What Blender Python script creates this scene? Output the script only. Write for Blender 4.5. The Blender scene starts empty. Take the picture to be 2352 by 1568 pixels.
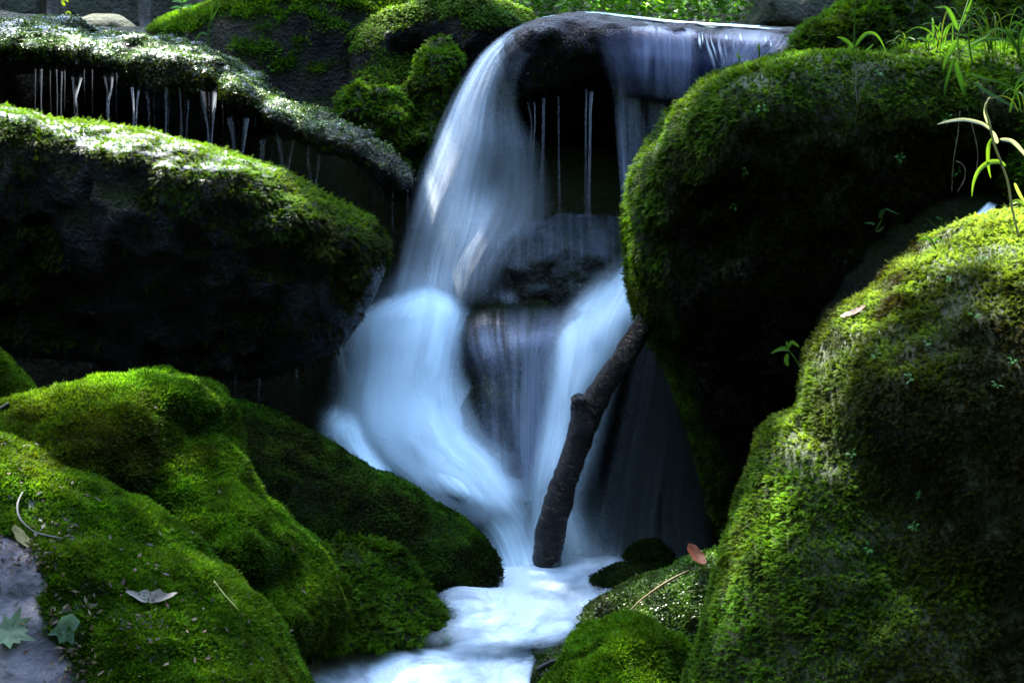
import bpy, math, random
import numpy as np
from mathutils import Vector

random.seed(7)
RNG = np.random.default_rng(11)
sc = bpy.context.scene
COL = sc.collection

# ------------------------------------------------------------------ camera
LENS, SENS, PITCH, CAMZ = 85.0, 36.0, math.radians(8.0), 1.75
CAM = np.array([0.0, 0.0, CAMZ])
K = SENS / LENS / 2352.0
SP, CP = math.sin(PITCH), math.cos(PITCH)

def ray(px, py):
    u = (px - 1176.0) * K
    v = (784.0 - py) * K
    return np.array([u, CP + v * SP, -SP + v * CP])

def at(px, py, Y):
    d = ray(px, py)
    return CAM + d * (Y / d[1])

def onz(px, py, z):
    d = ray(px, py)
    return CAM + d * ((z - CAMZ) / d[2])

# ------------------------------------------------------------------ noise
def _hash(ix, iy, iz, seed):
    h = (ix.astype(np.int64) * 374761393 + iy.astype(np.int64) * 668265263 +
         iz.astype(np.int64) * 2147483647 + seed * 1274126177) & 0x7fffffff
    h = ((h ^ (h >> 13)) * 1274126177) & 0x7fffffff
    h = ((h ^ (h >> 16)) * 60493) & 0x7fffffff
    return (h & 0xffff) / 65535.0

def vnoise(p, seed=0):
    i = np.floor(p).astype(np.int64)
    f = p - i
    f = f * f * f * (f * (f * 6 - 15) + 10)
    x, y, z = i[..., 0], i[..., 1], i[..., 2]
    fx, fy, fz = f[..., 0], f[..., 1], f[..., 2]
    def L(a, b, t): return a + (b - a) * t
    c = {}
    for dx in (0, 1):
        for dy in (0, 1):
            for dz in (0, 1):
                c[dx, dy, dz] = _hash(x + dx, y + dy, z + dz, seed)
    return L(L(L(c[0,0,0], c[1,0,0], fx), L(c[0,1,0], c[1,1,0], fx), fy),
             L(L(c[0,0,1], c[1,0,1], fx), L(c[0,1,1], c[1,1,1], fx), fy), fz) * 2 - 1

def fbm(p, freq=1.0, octv=4, seed=0, gain=0.5):
    a, s, t = 1.0, 0.0, 0.0
    for k in range(octv):
        s = s + a * vnoise(p * freq + 17.3 * k, seed + k)
        t += a
        a *= gain
        freq *= 2.03
    return s / t

# ------------------------------------------------------------------ mesh helpers
def mesh_obj(name, V, F, mat, parent=None, smooth=True, col=None, dens=None, uv=None):
    """F: (n,3) or (n,4) array, or list of mixed arrays"""
    me = bpy.data.meshes.new(name)
    Fs = F if isinstance(F, list) else [F]
    Fs = [np.asarray(f, dtype=np.int32) for f in Fs if len(f)]
    V = np.asarray(V, dtype=np.float32)
    me.vertices.add(len(V))
    me.vertices.foreach_set('co', V.ravel())
    nl = sum(f.size for f in Fs); npoly = sum(len(f) for f in Fs)
    me.loops.add(nl); me.polygons.add(npoly)
    me.loops.foreach_set('vertex_index', np.concatenate([f.ravel() for f in Fs]))
    st, tot, o = [], [], 0
    for f in Fs:
        k = f.shape[1]
        st.append(o + np.arange(len(f)) * k); tot.append(np.full(len(f), k)); o += f.size
    me.polygons.foreach_set('loop_start', np.concatenate(st).astype(np.int32))
    me.polygons.foreach_set('loop_total', np.concatenate(tot).astype(np.int32))
    me.polygons.foreach_set('use_smooth', np.full(npoly, smooth))
    me.update(calc_edges=True)
    if col is not None:
        a = me.attributes.new('tint', 'FLOAT_COLOR', 'POINT')
        c4 = np.ones((len(V), 4), np.float32); c4[:, :3] = col
        a.data.foreach_set('color', c4.ravel())
    if dens is not None:
        a = me.attributes.new('dens', 'FLOAT', 'POINT')
        a.data.foreach_set('value', np.asarray(dens, np.float32))
    if uv is not None:
        a = me.attributes.new('flow', 'FLOAT_VECTOR', 'POINT')
        u3 = np.zeros((len(V), 3), np.float32); u3[:, :uv.shape[1]] = uv
        a.data.foreach_set('vector', u3.ravel())
    me.materials.append(mat)
    o = bpy.data.objects.new(name, me)
    COL.objects.link(o)
    if parent is not None:
        o.parent = parent
    return o

def tag(o, label=None, cat=None, group=None, kind=None):
    if label: o['label'] = label
    if cat: o['category'] = cat
    if group: o['group'] = group
    if kind: o['kind'] = kind
    return o

def empty(name, label, cat, group=None, loc=(0, 0, 0)):
    o = bpy.data.objects.new(name, None)
    COL.objects.link(o)
    o.location = loc
    return tag(o, label, cat, group)

def catmull(P, n, closed=False):
    P = np.asarray(P, float)
    m = len(P)
    out = []
    rng = range(m) if closed else range(m - 1)
    for i in rng:
        if closed:
            a, b, c, d = P[(i - 1) % m], P[i], P[(i + 1) % m], P[(i + 2) % m]
        else:
            a, b, c, d = P[max(i - 1, 0)], P[i], P[i + 1], P[min(i + 2, m - 1)]
        for k in range(n):
            t = k / n
            out.append(0.5 * ((2 * b) + (-a + c) * t + (2*a - 5*b + 4*c - d) * t*t + (-a + 3*b - 3*c + d) * t**3))
    if not closed:
        out.append(P[-1])
    return np.array(out)

# ------------------------------------------------------------------ materials
def newmat(name):
    m = bpy.data.materials.new(name)
    m.use_nodes = True
    nt = m.node_tree
    for n in list(nt.nodes): nt.nodes.remove(n)
    return m, nt, nt.nodes, nt.links

def N(nd, typ, **kw):
    n = nd.new(typ)
    for k, v in kw.items():
        if k in n.inputs: n.inputs[k].default_value = v
        else: setattr(n, k, v)
    return n

def ramp(nd, stops, interp='LINEAR'):
    r = nd.new('ShaderNodeValToRGB')
    r.color_ramp.interpolation = interp
    e = r.color_ramp.elements
    while len(e) < len(stops): e.new(0.5)
    for k, (p, c) in enumerate(stops):
        e[k].position = p
        e[k].color = (c, c, c, 1) if isinstance(c, (int, float)) else (*c, 1)
    return r

def mat_rock(name, c0, c1, c2, rough=(0.25, 0.6), scale=9.0, bump=0.02, green=0.0, spec=0.5):
    m, nt, nd, ln = newmat(name)
    out = N(nd, 'ShaderNodeOutputMaterial')
    b = N(nd, 'ShaderNodeBsdfPrincipled')
    tc = N(nd, 'ShaderNodeTexCoord')
    n1 = N(nd, 'ShaderNodeTexNoise', Scale=scale, Detail=10.0, Roughness=0.68)
    n2 = N(nd, 'ShaderNodeTexNoise', Scale=scale * 6, Detail=8.0, Roughness=0.7)
    n3 = N(nd, 'ShaderNodeTexVoronoi', Scale=scale * 9)
    for n in (n1, n2, n3): ln.new(tc.outputs['Object'], n.inputs['Vector'])
    r = ramp(nd, [(0.3, c0), (0.52, c1), (0.72, c2)])
    ln.new(n1.outputs['Fac'], r.inputs['Fac'])
    mx = N(nd, 'ShaderNodeMixRGB', blend_type='OVERLAY')
    mx.inputs[0].default_value = 0.8
    ln.new(r.outputs['Color'], mx.inputs[1]); ln.new(n2.outputs['Fac'], mx.inputs[2])
    src = mx.outputs[0]
    if green > 0:
        ge = N(nd, 'ShaderNodeNewGeometry'); sx = N(nd, 'ShaderNodeSeparateXYZ')
        ln.new(ge.outputs['Normal'], sx.inputs[0])
        ad = N(nd, 'ShaderNodeMath', operation='ADD'); ln.new(sx.outputs['Z'], ad.inputs[0]); ln.new(n1.outputs['Fac'], ad.inputs[1])
        rg = ramp(nd, [(0.35, 0.15 * green), (1.0, green)])
        ln.new(ad.outputs[0], rg.inputs['Fac'])
        mg = N(nd, 'ShaderNodeMixRGB')
        ln.new(rg.outputs['Color'], mg.inputs[0]); ln.new(src, mg.inputs[1]); mg.inputs[2].default_value = (0.018, 0.032, 0.006, 1)
        src = mg.outputs[0]
    ln.new(src, b.inputs['Base Color'])
    rr = ramp(nd, [(0.35, rough[0]), (0.7, rough[1])]); ln.new(n2.outputs['Fac'], rr.inputs['Fac'])
    ln.new(rr.outputs['Color'], b.inputs['Roughness'])
    b.inputs['Specular IOR Level'].default_value = spec
    ad = N(nd, 'ShaderNodeMath', operation='ADD'); ml = N(nd, 'ShaderNodeMath', operation='MULTIPLY'); ml.inputs[1].default_value = 0.35
    ln.new(n3.outputs['Distance'], ml.inputs[0]); ln.new(n2.outputs['Fac'], ad.inputs[0]); ln.new(ml.outputs[0], ad.inputs[1])
    ad2 = N(nd, 'ShaderNodeMath', operation='ADD'); ln.new(ad.outputs[0], ad2.inputs[0]); ln.new(n1.outputs['Fac'], ad2.inputs[1])
    bp = N(nd, 'ShaderNodeBump', Strength=0.9, Distance=bump)
    ln.new(ad2.outputs[0], bp.inputs['Height']); ln.new(bp.outputs[0], b.inputs['Normal'])
    ln.new(b.outputs[0], out.inputs[0])
    return m

def mat_leafy(name, rough=0.5, spec=0.35, transl=0.35, gain=1.0):
    """colour comes from the 'tint' attribute painted per sprig"""
    m, nt, nd, ln = newmat(name)
    out = N(nd, 'ShaderNodeOutputMaterial')
    b = N(nd, 'ShaderNodeBsdfPrincipled', Roughness=rough)
    b.inputs['Specular IOR Level'].default_value = spec
    at_ = N(nd, 'ShaderNodeAttribute', attribute_name='tint')
    g = N(nd, 'ShaderNodeMixRGB', blend_type='MULTIPLY'); g.inputs[0].default_value = 1
    g.inputs[2].default_value = (gain, gain, gain, 1)
    ln.new(at_.outputs['Color'], g.inputs[1])
    ln.new(g.outputs[0], b.inputs['Base Color'])
    t = N(nd, 'ShaderNodeBsdfTranslucent')
    g2 = N(nd, 'ShaderNodeMixRGB', blend_type='MULTIPLY'); g2.inputs[0].default_value = 1
    g2.inputs[2].default_value = (1.5, 1.5, 0.7, 1)
    ln.new(g.outputs[0], g2.inputs[1]); ln.new(g2.outputs[0], t.inputs['Color'])
    mx = N(nd, 'ShaderNodeMixShader'); mx.inputs[0].default_value = transl
    ln.new(b.outputs[0], mx.inputs[1]); ln.new(t.outputs[0], mx.inputs[2])
    ln.new(mx.outputs[0], out.inputs[0])
    return m

def mat_plain(name, c0, c1, rough=0.6, scale=30, bump=0.004, spec=0.4):
    return mat_rock(name, c0, tuple((a + b) / 2 for a, b in zip(c0, c1)), c1, (rough * 0.7, min(1, rough * 1.2)), scale, bump, 0, spec)

def mat_veil(name, tint=(0.72, 0.84, 0.95), su=55.0, sv=2.2, k=0.5, rough=0.35, bump=0.01, transl=0.35, gloss=0.5, wob=0.0, upn=0.0):
    """long smooth running water: density per vertex times streaks drawn out along the flow"""
    m, nt, nd, ln = newmat(name)
    out = N(nd, 'ShaderNodeOutputMaterial')
    fl = N(nd, 'ShaderNodeAttribute', attribute_name='flow')
    de = N(nd, 'ShaderNodeAttribute', attribute_name='dens')
    def streak(a, b_, det, off):
        mp = N(nd, 'ShaderNodeMapping'); mp.inputs['Scale'].default_value = (a, b_, 1); mp.inputs['Location'].default_value = (off, off * .7, off)
        ln.new(fl.outputs['Vector'], mp.inputs['Vector'])
        n = N(nd, 'ShaderNodeTexNoise', Scale=1.0, Detail=det, Roughness=0.6, Distortion=wob)
        ln.new(mp.outputs[0], n.inputs['Vector'])
        return n.outputs['Fac']
    s1 = streak(su, sv, 5, 3.1)
    s2 = streak(su * 0.22, sv * 0.7, 3, 9.7)
    av = N(nd, 'ShaderNodeMath', operation='ADD'); ln.new(s1, av.inputs[0]); ln.new(s2, av.inputs[1])
    rg = N(nd, 'ShaderNodeMapRange'); rg.inputs['From Min'].default_value = 0.72; rg.inputs['From Max'].default_value = 1.28
    rg.inputs['To Min'].default_value = 1 - k; rg.inputs['To Max'].default_value = 1 + k; rg.clamp = True
    ln.new(av.outputs[0], rg.inputs['Value'])
    ml = N(nd, 'ShaderNodeMath', operation='MULTIPLY', use_clamp=True); ln.new(rg.outputs[0], ml.inputs[0]); ln.new(de.outputs['Fac'], ml.inputs[1])
    b = N(nd, 'ShaderNodeBsdfPrincipled', Roughness=rough); b.inputs['Specular IOR Level'].default_value = gloss
    b.inputs['Base Color'].default_value = (*tint, 1)
    bp = N(nd, 'ShaderNodeBump', Strength=0.6, Distance=bump); ln.new(av.outputs[0], bp.inputs['Height'])
    if upn:
        va = N(nd, 'ShaderNodeVectorMath', operation='ADD'); va.inputs[1].default_value = (0, 0, upn); ln.new(bp.outputs[0], va.inputs[0])
        vn_ = N(nd, 'ShaderNodeVectorMath', operation='NORMALIZE'); ln.new(va.outputs[0], vn_.inputs[0]); ln.new(vn_.outputs[0], b.inputs['Normal'])
    else:
        ln.new(bp.outputs[0], b.inputs['Normal'])
    t = N(nd, 'ShaderNodeBsdfTranslucent'); t.inputs['Color'].default_value = (*tint, 1)
    mx = N(nd, 'ShaderNodeMixShader'); mx.inputs[0].default_value = transl
    ln.new(b.outputs[0], mx.inputs[1]); ln.new(t.outputs[0], mx.inputs[2])
    tr = N(nd, 'ShaderNodeBsdfTransparent')
    fx = N(nd, 'ShaderNodeMixShader'); ln.new(ml.outputs[0], fx.inputs[0]); ln.new(tr.outputs[0], fx.inputs[1]); ln.new(mx.outputs[0], fx.inputs[2])
    ln.new(fx.outputs[0], out.inputs[0])
    return m

M = {}
M['wet'] = mat_rock('wet_dark_rock', (0.003, 0.003, 0.004), (0.008, 0.008, 0.010), (0.026, 0.026, 0.030), (0.16, 0.5), 10, 0.06, 0.6, 0.22)
M['wetblue'] = mat_rock('wet_slate_rock', (0.004, 0.005, 0.009), (0.012, 0.014, 0.024), (0.016, 0.018, 0.034), (0.2, 0.55), 16, 0.06, 0.0, 0.10)
M['under'] = mat_rock('mossy_rock', (0.006, 0.006, 0.004), (0.013, 0.014, 0.006), (0.03, 0.028, 0.014), (0.5, 0.8), 9, 0.02, 0.9, 0.3)
M['grey'] = mat_rock('grey_wet_slab', (0.022, 0.022, 0.030), (0.048, 0.048, 0.060), (0.10, 0.10, 0.115), (0.3, 0.6), 5, 0.006, 0.0)
M['pale'] = mat_rock('pale_dry_rock', (0.025, 0.03, 0.02), (0.09, 0.09, 0.07), (0.22, 0.21, 0.19), (0.6, 0.9), 7, 0.05, 0.7, 0.2)
M['soil'] = mat_rock('forest_soil', (0.006, 0.005, 0.004), (0.015, 0.013, 0.009), (0.03, 0.027, 0.018), (0.7, 0.95), 4, 0.03, 0.5, 0.1)
M['bark'] = mat_rock('tree_bark', (0.05, 0.045, 0.04), (0.12, 0.11, 0.10), (0.24, 0.23, 0.22), (0.7, 0.95), 14, 0.01, 0.0, 0.2)
M['moss'] = mat_leafy('moss_sprigs', 0.6, 0.05, 0.4, .66)
M['wetmoss'] = mat_leafy('wet_moss_sprigs', 0.3, 0.2, 0.25, .66)
M['leaf'] = mat_leafy('green_leaf', 0.45, 0.2, 0.45, .7)
M['dryleaf'] = mat_leafy('dry_leaf', 0.6, 0.3, 0.2)
M['veil'] = mat_veil('falling_water', (0.66, 0.82, 0.90), su=60, sv=0.9, k=.85, upn=1.5, gloss=.3, transl=.2)
M['mist'] = mat_veil('spray_mist', (0.66, 0.88, 0.98), su=14, sv=1.5, k=0.4, rough=.8, upn=3.0, transl=.1, gloss=.1, bump=.002)
M['lipfilm'] = mat_veil('blue_lip_water', (0.010, 0.018, 0.055), su=40, sv=2.5, k=.9, rough=.3, upn=0, gloss=.22, bump=.03, transl=.1)  # deep blue base colour stands in for the reflected sky
M['foam'] = mat_veil('foaming_water', (0.68, 0.91, 0.99), su=34, sv=1.0, k=0.42, rough=0.6, bump=0.006, transl=0.08, gloss=0.15, upn=3.0)
M['pool'] = mat_veil('foaming_pool_water', (0.76, 0.90, 0.98), su=9, sv=5.0, k=0.6, rough=0.4, bump=0.025, transl=0.15, gloss=0.5, wob=1.2)
M['thin'] = mat_veil('thin_water_film', (0.50, 0.60, 0.80), su=70, sv=1.6, k=1.0, rough=0.3, bump=0.008, transl=0.2, gloss=0.7)
M['drip'] = mat_veil('dripping_water', (0.72, 0.80, 0.92), su=160, sv=9, k=0.6, rough=0.15, bump=0.004, transl=0.5, gloss=0.9)

M['glaze'] = mat_veil('glint_tinted_water', (0.50, 0.52, 0.56), su=60, sv=45, k=1.0, rough=0.24, bump=0.02, transl=0.05, gloss=1.0, wob=1.0)  # water film with a whitened base colour that paints in sun glints

def mat_deep():
    m, nt, nd, ln = newmat('dark_stream_water')
    out = N(nd, 'ShaderNodeOutputMaterial')
    b = N(nd, 'ShaderNodeBsdfPrincipled', Roughness=0.16)
    b.inputs['Base Color'].default_value = (0.05, 0.075, 0.10, 1)
    tc = N(nd, 'ShaderNodeTexCoord')
    mp = N(nd, 'ShaderNodeMapping'); mp.inputs['Scale'].default_value = (14, 6, 6); ln.new(tc.outputs['Object'], mp.inputs[0])
    n = N(nd, 'ShaderNodeTexNoise', Scale=1.0, Detail=5.0, Roughness=0.55, Distortion=0.8); ln.new(mp.outputs[0], n.inputs['Vector'])
    bp = N(nd, 'ShaderNodeBump', Strength=0.8, Distance=0.03); ln.new(n.outputs['Fac'], bp.inputs['Height']); ln.new(bp.outputs[0], b.inputs['Normal'])
    ln.new(b.outputs[0], out.inputs[0])
    return m
M['deep'] = mat_deep()

def mat_birch():
    m, nt, nd, ln = newmat('wet_birch_bark')
    out = N(nd, 'ShaderNodeOutputMaterial')
    b = N(nd, 'ShaderNodeBsdfPrincipled'); b.inputs['Specular IOR Level'].default_value = 0.28
    fl = N(nd, 'ShaderNodeAttribute', attribute_name='flow')
    mp = N(nd, 'ShaderNodeMapping'); mp.inputs['Scale'].default_value = (16, 105, 10); ln.new(fl.outputs['Vector'], mp.inputs[0])
    n = N(nd, 'ShaderNodeTexNoise', Scale=1.0, Detail=6.0, Roughness=0.7, Distortion=0.5); ln.new(mp.outputs[0], n.inputs['Vector'])
    r = ramp(nd, [(0.40, (0.002, 0.0015, 0.001)), (0.53, (0.008, 0.006, 0.004)), (0.59, (0.03, 0.021, 0.007)), (0.70, (0.15, 0.115, 0.05))])
    ln.new(n.outputs['Fac'], r.inputs['Fac']); ln.new(r.outputs['Color'], b.inputs['Base Color'])
    rr = ramp(nd, [(0.3, 0.08), (0.7, 0.3)]); ln.new(n.outputs['Fac'], rr.inputs['Fac']); ln.new(rr.outputs['Color'], b.inputs['Roughness'])
    bp = N(nd, 'ShaderNodeBump', Strength=1.0, Distance=0.012); ln.new(n.outputs['Fac'], bp.inputs['Height']); ln.new(bp.outputs[0], b.inputs['Normal'])
    ln.new(b.outputs[0], out.inputs[0])
    return m
M['birch'] = mat_birch()

# ------------------------------------------------------------------ boulders: field -> surface nets
def surface_nets(F, org, h):
    S = F > 0
    nx, ny, nz = F.shape
    cnt = np.zeros((nx-1, ny-1, nz-1), np.float32)
    acc = np.zeros((nx-1, ny-1, nz-1, 3), np.float32)
    corners = [(a, b, c) for a in (0, 1) for b in (0, 1) for c in (0, 1)]
    def sub(A, c): return A[c[0]:nx-1+c[0], c[1]:ny-1+c[1], c[2]:nz-1+c[2]]
    for a in corners:
        for ax in range(3):
            if a[ax] == 1: continue
            b = list(a); b[ax] = 1
            fa, fb = sub(F, a), sub(F, b)
            cr = sub(S, a) != sub(S, b)
            t = np.where(cr, fa / np.where(cr, fa - fb, 1), 0)
            cnt += cr
            for k in range(3):
                acc[..., k] += np.where(cr, a[k] + (t if k == ax else 0), 0)
    act = cnt > 0
    idx = -np.ones(act.shape, np.int64)
    idx[act] = np.arange(act.sum())
    ii = np.argwhere(act)
    V = (ii + acc[act] / cnt[act][:, None]) * h + org
    quads = []
    for ax in range(3):
        sl0 = [slice(None)] * 3; sl1 = [slice(None)] * 3
        sl0[ax] = slice(0, -1); sl1[ax] = slice(1, None)
        d = S[tuple(sl0)].astype(np.int8) - S[tuple(sl1)].astype(np.int8)
        e = np.argwhere(d != 0)
        o1, o2 = [k for k in range(3) if k != ax]
        ok = (e[:, o1] > 0) & (e[:, o2] > 0) & (e[:, o1] < F.shape[o1]-1) & (e[:, o2] < F.shape[o2]-1)
        e = e[ok]
        sgn = d[tuple(e.T)]
        def cell(da, db):
            c = e.copy(); c[:, o1] += da; c[:, o2] += db
            return idx[tuple(c.T)]
        q = np.stack([cell(-1, -1), cell(0, -1), cell(0, 0), cell(-1, 0)], 1)
        flip = (sgn < 0) if ax != 1 else (sgn > 0)
        q[flip] = q[flip][:, ::-1]
        quads.append(q)
    return V, np.concatenate(quads)

def poly_sdf(X, Z, P):
    """signed distance to closed polygon, positive inside"""
    d = np.full(X.shape, 1e9); ins = np.zeros(X.shape, bool)
    n = len(P)
    for i in range(n):
        a, b = P[i], P[(i + 1) % n]
        e = b - a
        wx, wz = X - a[0], Z - a[1]
        t = np.clip((wx * e[0] + wz * e[1]) / (e @ e + 1e-12), 0, 1)
        d = np.minimum(d, (wx - e[0] * t) ** 2 + (wz - e[1] * t) ** 2)
        c = (a[1] > Z) != (b[1] > Z)
        xi = a[0] + (Z - a[1]) / (e[1] if abs(e[1]) > 1e-9 else 1e-9) * e[0]
        ins ^= c & (X < xi)
    d = np.sqrt(d)
    return np.where(ins, d, -d)

ROCKS = {}

def vnormals(V, Q):
    n = np.cross(V[Q[:, 2]] - V[Q[:, 0]], V[Q[:, 3]] - V[Q[:, 1]])
    vn = np.zeros_like(V)
    for k in range(4): np.add.at(vn, Q[:, k], n)
    return vn / (np.linalg.norm(vn, axis=1, keepdims=True) + 1e-9)

def boulder(name, label, out_px, Y, R, Bf, Bb=None, slope=(0, 0), bumps=(), h=0.016, noise=(0.05, 2.2), fine=(0.014, 14),
            mat='under', cat='rock', group=None, seed=1, parent=None, power=2.0):
    """out_px: outline seen from the front; Y: distance; R: edge rounding; Bf/Bb: thickness to the front and the back"""
    Bb = Bb or Bf
    cx = np.mean([p[0] for p in out_px]); cy = np.mean([p[1] for p in out_px])
    c0 = at(cx, cy, Y)
    def yc(x, z): return Y + slope[0] * (x - c0[0]) + slope[1] * (z - c0[2])
    P = []
    for (px, py) in out_px:
        y = Y
        for _ in range(6):
            p = at(px, py, y); y = yc(p[0], p[2])
        p = at(px, py, y); P.append((p[0], p[2]))
    P = catmull(P, 5, True)
    pad = 0.10
    x0, z0 = P.min(0) - pad; x1, z1 = P.max(0) + pad
    xs = np.arange(x0, x1, h); zs = np.arange(z0, z1, h)
    X, Z = np.meshgrid(xs, zs, indexing='ij')
    D = poly_sdf(X, Z, P)
    YC = yc(X, Z)
    for (bx, by, br, ba) in bumps:
        q = at(bx, by, Y); r = br * K * Y
        YC = YC - ba * np.exp(-((X - q[0]) ** 2 + (Z - q[2]) ** 2) / (r * r))
    ys = np.arange(YC.min() - Bf - pad, YC.max() + Bb + pad, h)
    q = np.clip(R - D, 0, None) / R
    dy = ys[None, :, None] - YC[:, None, :]
    dn = np.where(dy < 0, -dy / Bf, dy / Bb)
    G = 1 - (q[:, None, :] ** power + dn ** power) ** (1 / power)
    G = G * min(R, Bf)
    G[:, :] = G
    pts = np.stack(np.broadcast_arrays(xs[:, None, None], ys[None, :, None], zs[None, None, :]), -1)
    near = np.abs(G) < 0.14
    sub = pts[near]
    g = G[near]
    g = g + noise[0] * fbm(sub, noise[1], 3, seed) + fine[0] * fbm(sub, fine[1], 2, seed + 9)
    G = G.astype(np.float64); G[near] = g
    V, Q = surface_nets(G, np.array([xs[0], ys[0], zs[0]]), h)
    o = mesh_obj(name, V, Q, M[mat], parent)
    if parent is None: tag(o, label, cat, group)
    vn = vnormals(V, Q)
    # make sure normals look outward
    cen = V.mean(0)
    if np.mean(np.sum(vn * (V - cen), 1)) < 0:
        vn = -vn
        o.data.flip_normals()
    return dict(o=o, V=V, Q=Q, vn=vn, Y=Y)

def film(r, label, dens, lift=0.010, mat='glaze', seed=1):
    """a skin of running water over part of a rock's surface"""
    V, Q, vn = r['V'], r['Q'], r['vn']
    d = dens(V, vn)
    keep = (d[Q].max(1) > 0.02)
    Q2 = Q[keep]; u, inv = np.unique(Q2, return_inverse=True)
    V2 = V[u] + vn[u] * (lift + .006 * fbm(V[u], 30, 2, seed))[:, None]
    o = mesh_obj('water_highlight_film', V2, inv.reshape(Q2.shape), M[mat], r['o'], True, dens=d[u], uv=np.stack([V2[:, 0], V2[:, 2] * 1.0 + V2[:, 1]], 1))
    o['label'] = label
    return o

# ------------------------------------------------------------------ sprigs (moss, leaves)
def kite(base, mid, tip, w, side):
    """two triangles: a pointed leaf from base to tip"""
    side = np.asarray(side, float)
    return [np.array(base), np.array(mid) - side * w, np.array(mid) + side * w, np.array(tip)], [(0, 1, 2), (1, 3, 2)]

def tmpl_tuft(rs, nb=6, spread=0.9, w=0.11):
    V, F, Hh = [], [], []
    for k in range(nb):
        a = rs.uniform(0, 2 * math.pi); tl = rs.uniform(0.15, 1) * spread; L = rs.uniform(0.7, 1.15)
        dx, dy = math.cos(a), math.sin(a)
        base = np.array([dx, dy, 0]) * rs.uniform(0, 0.35)
        mid = base + np.array([dx * tl * 0.35, dy * tl * 0.35, 0.5 * L])
        tip = base + np.array([dx * tl * 0.95, dy * tl * 0.95, 0.95 * L * (1.1 - 0.35 * tl)])
        s = np.array([-dy, dx, 0]) * math.cos(rs.uniform(-1, 1)) + np.array([0, 0, rs.uniform(-.3, .3)])
        v, f = kite(base, mid, tip, w * rs.uniform(.7, 1.3), s)
        o = len(V); V += v; F += [tuple(i + o for i in t) for t in f]; Hh += [0.0, 0.55, 0.55, 1.0]
    return np.array(V), np.array(F), np.array(Hh)

def tmpl_feather(rs, pairs=5, w=0.10):
    V, F, Hh = [], [], []
    bend = rs.uniform(0.3, 0.9)
    def spine(t): return np.array([t * (0.5 + 0.5 * t * bend), 0.10 * math.sin(t * 3) * rs.uniform(-.2, .2), t * (1.0 - 0.55 * t * bend)])
    for k in range(pairs):
        t = 0.22 + 0.75 * k / pairs
        b = spine(t); L = 0.46 * math.sin(0.5 + 2.2 * (1 - t)) + .08
        for s in (-1, 1):
            tip = b + np.array([L * 0.65, s * L * 0.85, rs.uniform(-.12, .12)])
            mid = (b + tip) / 2 + np.array([0, 0, 0.04])
            v, f = kite(b, mid, tip, w, np.array([0.8, -s * 0.6, 0.1]))
            o = len(V); V += v; F += [tuple(i + o for i in q) for q in f]; Hh += [0.3 + .5 * t, .4 + .5 * t, .4 + .5 * t, .5 + .5 * t]
    v, f = kite(spine(0), spine(.55), spine(1.08), 0.05, np.array([0, 1, 0]))
    o = len(V); V += v; F += [tuple(i + o for i in q) for q in f]; Hh += [0, .6, .6, 1]
    return np.array(V), np.array(F), np.array(Hh)

def tmpl_strand(rs, w=0.055):
    """a thin curved moss shoot with tiny leaves standing off it"""
    V, F, Hh = [], [], []
    o = 0
    for q_ in range(2):
        a = rs.uniform(-.9, .9); ca, sa = math.cos(a), math.sin(a)
        bend = rs.uniform(0.2, 1.0); L0 = rs.uniform(.7, 1.2)
        def spine(t):
            r_ = L0 * t * (0.25 + 0.6 * t * bend)
            return np.array([r_ * ca, r_ * sa + .05 * math.sin(5 * t), L0 * t * (1.0 - 0.35 * t * bend)])
        for k in range(5):
            t = 0.15 + 0.85 * k / 5
            b = spine(t); L = rs.uniform(.2, .32) * (1.15 - .5 * t)
            for s in (-1, 1):
                d = spine(min(t + .1, 1.1)) - b; d /= np.linalg.norm(d)
                side = np.array([-sa, ca, rs.uniform(-.4, .4)]) * s
                tip = b + (d * .65 + side * .75) * L
                v, f = kite(b, (b + tip) / 2, tip, w, d * .7 - side * .3)
                V += v; F += [tuple(i + o for i in q) for q in f]; o += 4; Hh += [.15 + .6 * t, .3 + .65 * t, .3 + .65 * t, .45 + .7 * t]
        v, f = kite(spine(0), spine(.55), spine(1.1), 0.05, np.array([-sa, ca, 0]))
        V += v; F += [tuple(i + o for i in q) for q in f]; o += 4; Hh += [0, .6, .6, 1.1]
    return np.array(V), np.array(F), np.array(Hh)

def tmpl_leafy(rs, nb=8, w=0.13):
    V, F, Hh = [], [], []
    for k in range(nb):
        a = rs.uniform(0, 2 * math.pi); dx, dy = math.cos(a), math.sin(a)
        z0 = rs.uniform(0, .5)
        base = np.array([dx * .1, dy * .1, z0])
        L = rs.uniform(.45, .8)
        mid = base + np.array([dx * L * .5, dy * L * .5, rs.uniform(.05, .3)])
        tip = base + np.array([dx * L, dy * L, rs.uniform(-.15, .35)])
        v, f = kite(base, mid, tip, w * rs.uniform(.7, 1.2), np.array([-dy, dx, rs.uniform(-.3, .3)]))
        o = len(V); V += v; F += [tuple(i + o for i in t) for t in f]; Hh += [z0, z0 + .3, z0 + .3, z0 + .5]
    return np.array(V), np.array(F), np.array(Hh)

_rs = random.Random(3)
TM = {'tuft': [tmpl_tuft(_rs) for _ in range(6)],
      'feather': [tmpl_strand(_rs) for _ in range(8)],
      'leafy': [tmpl_leafy(_rs) for _ in range(6)]}

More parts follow.
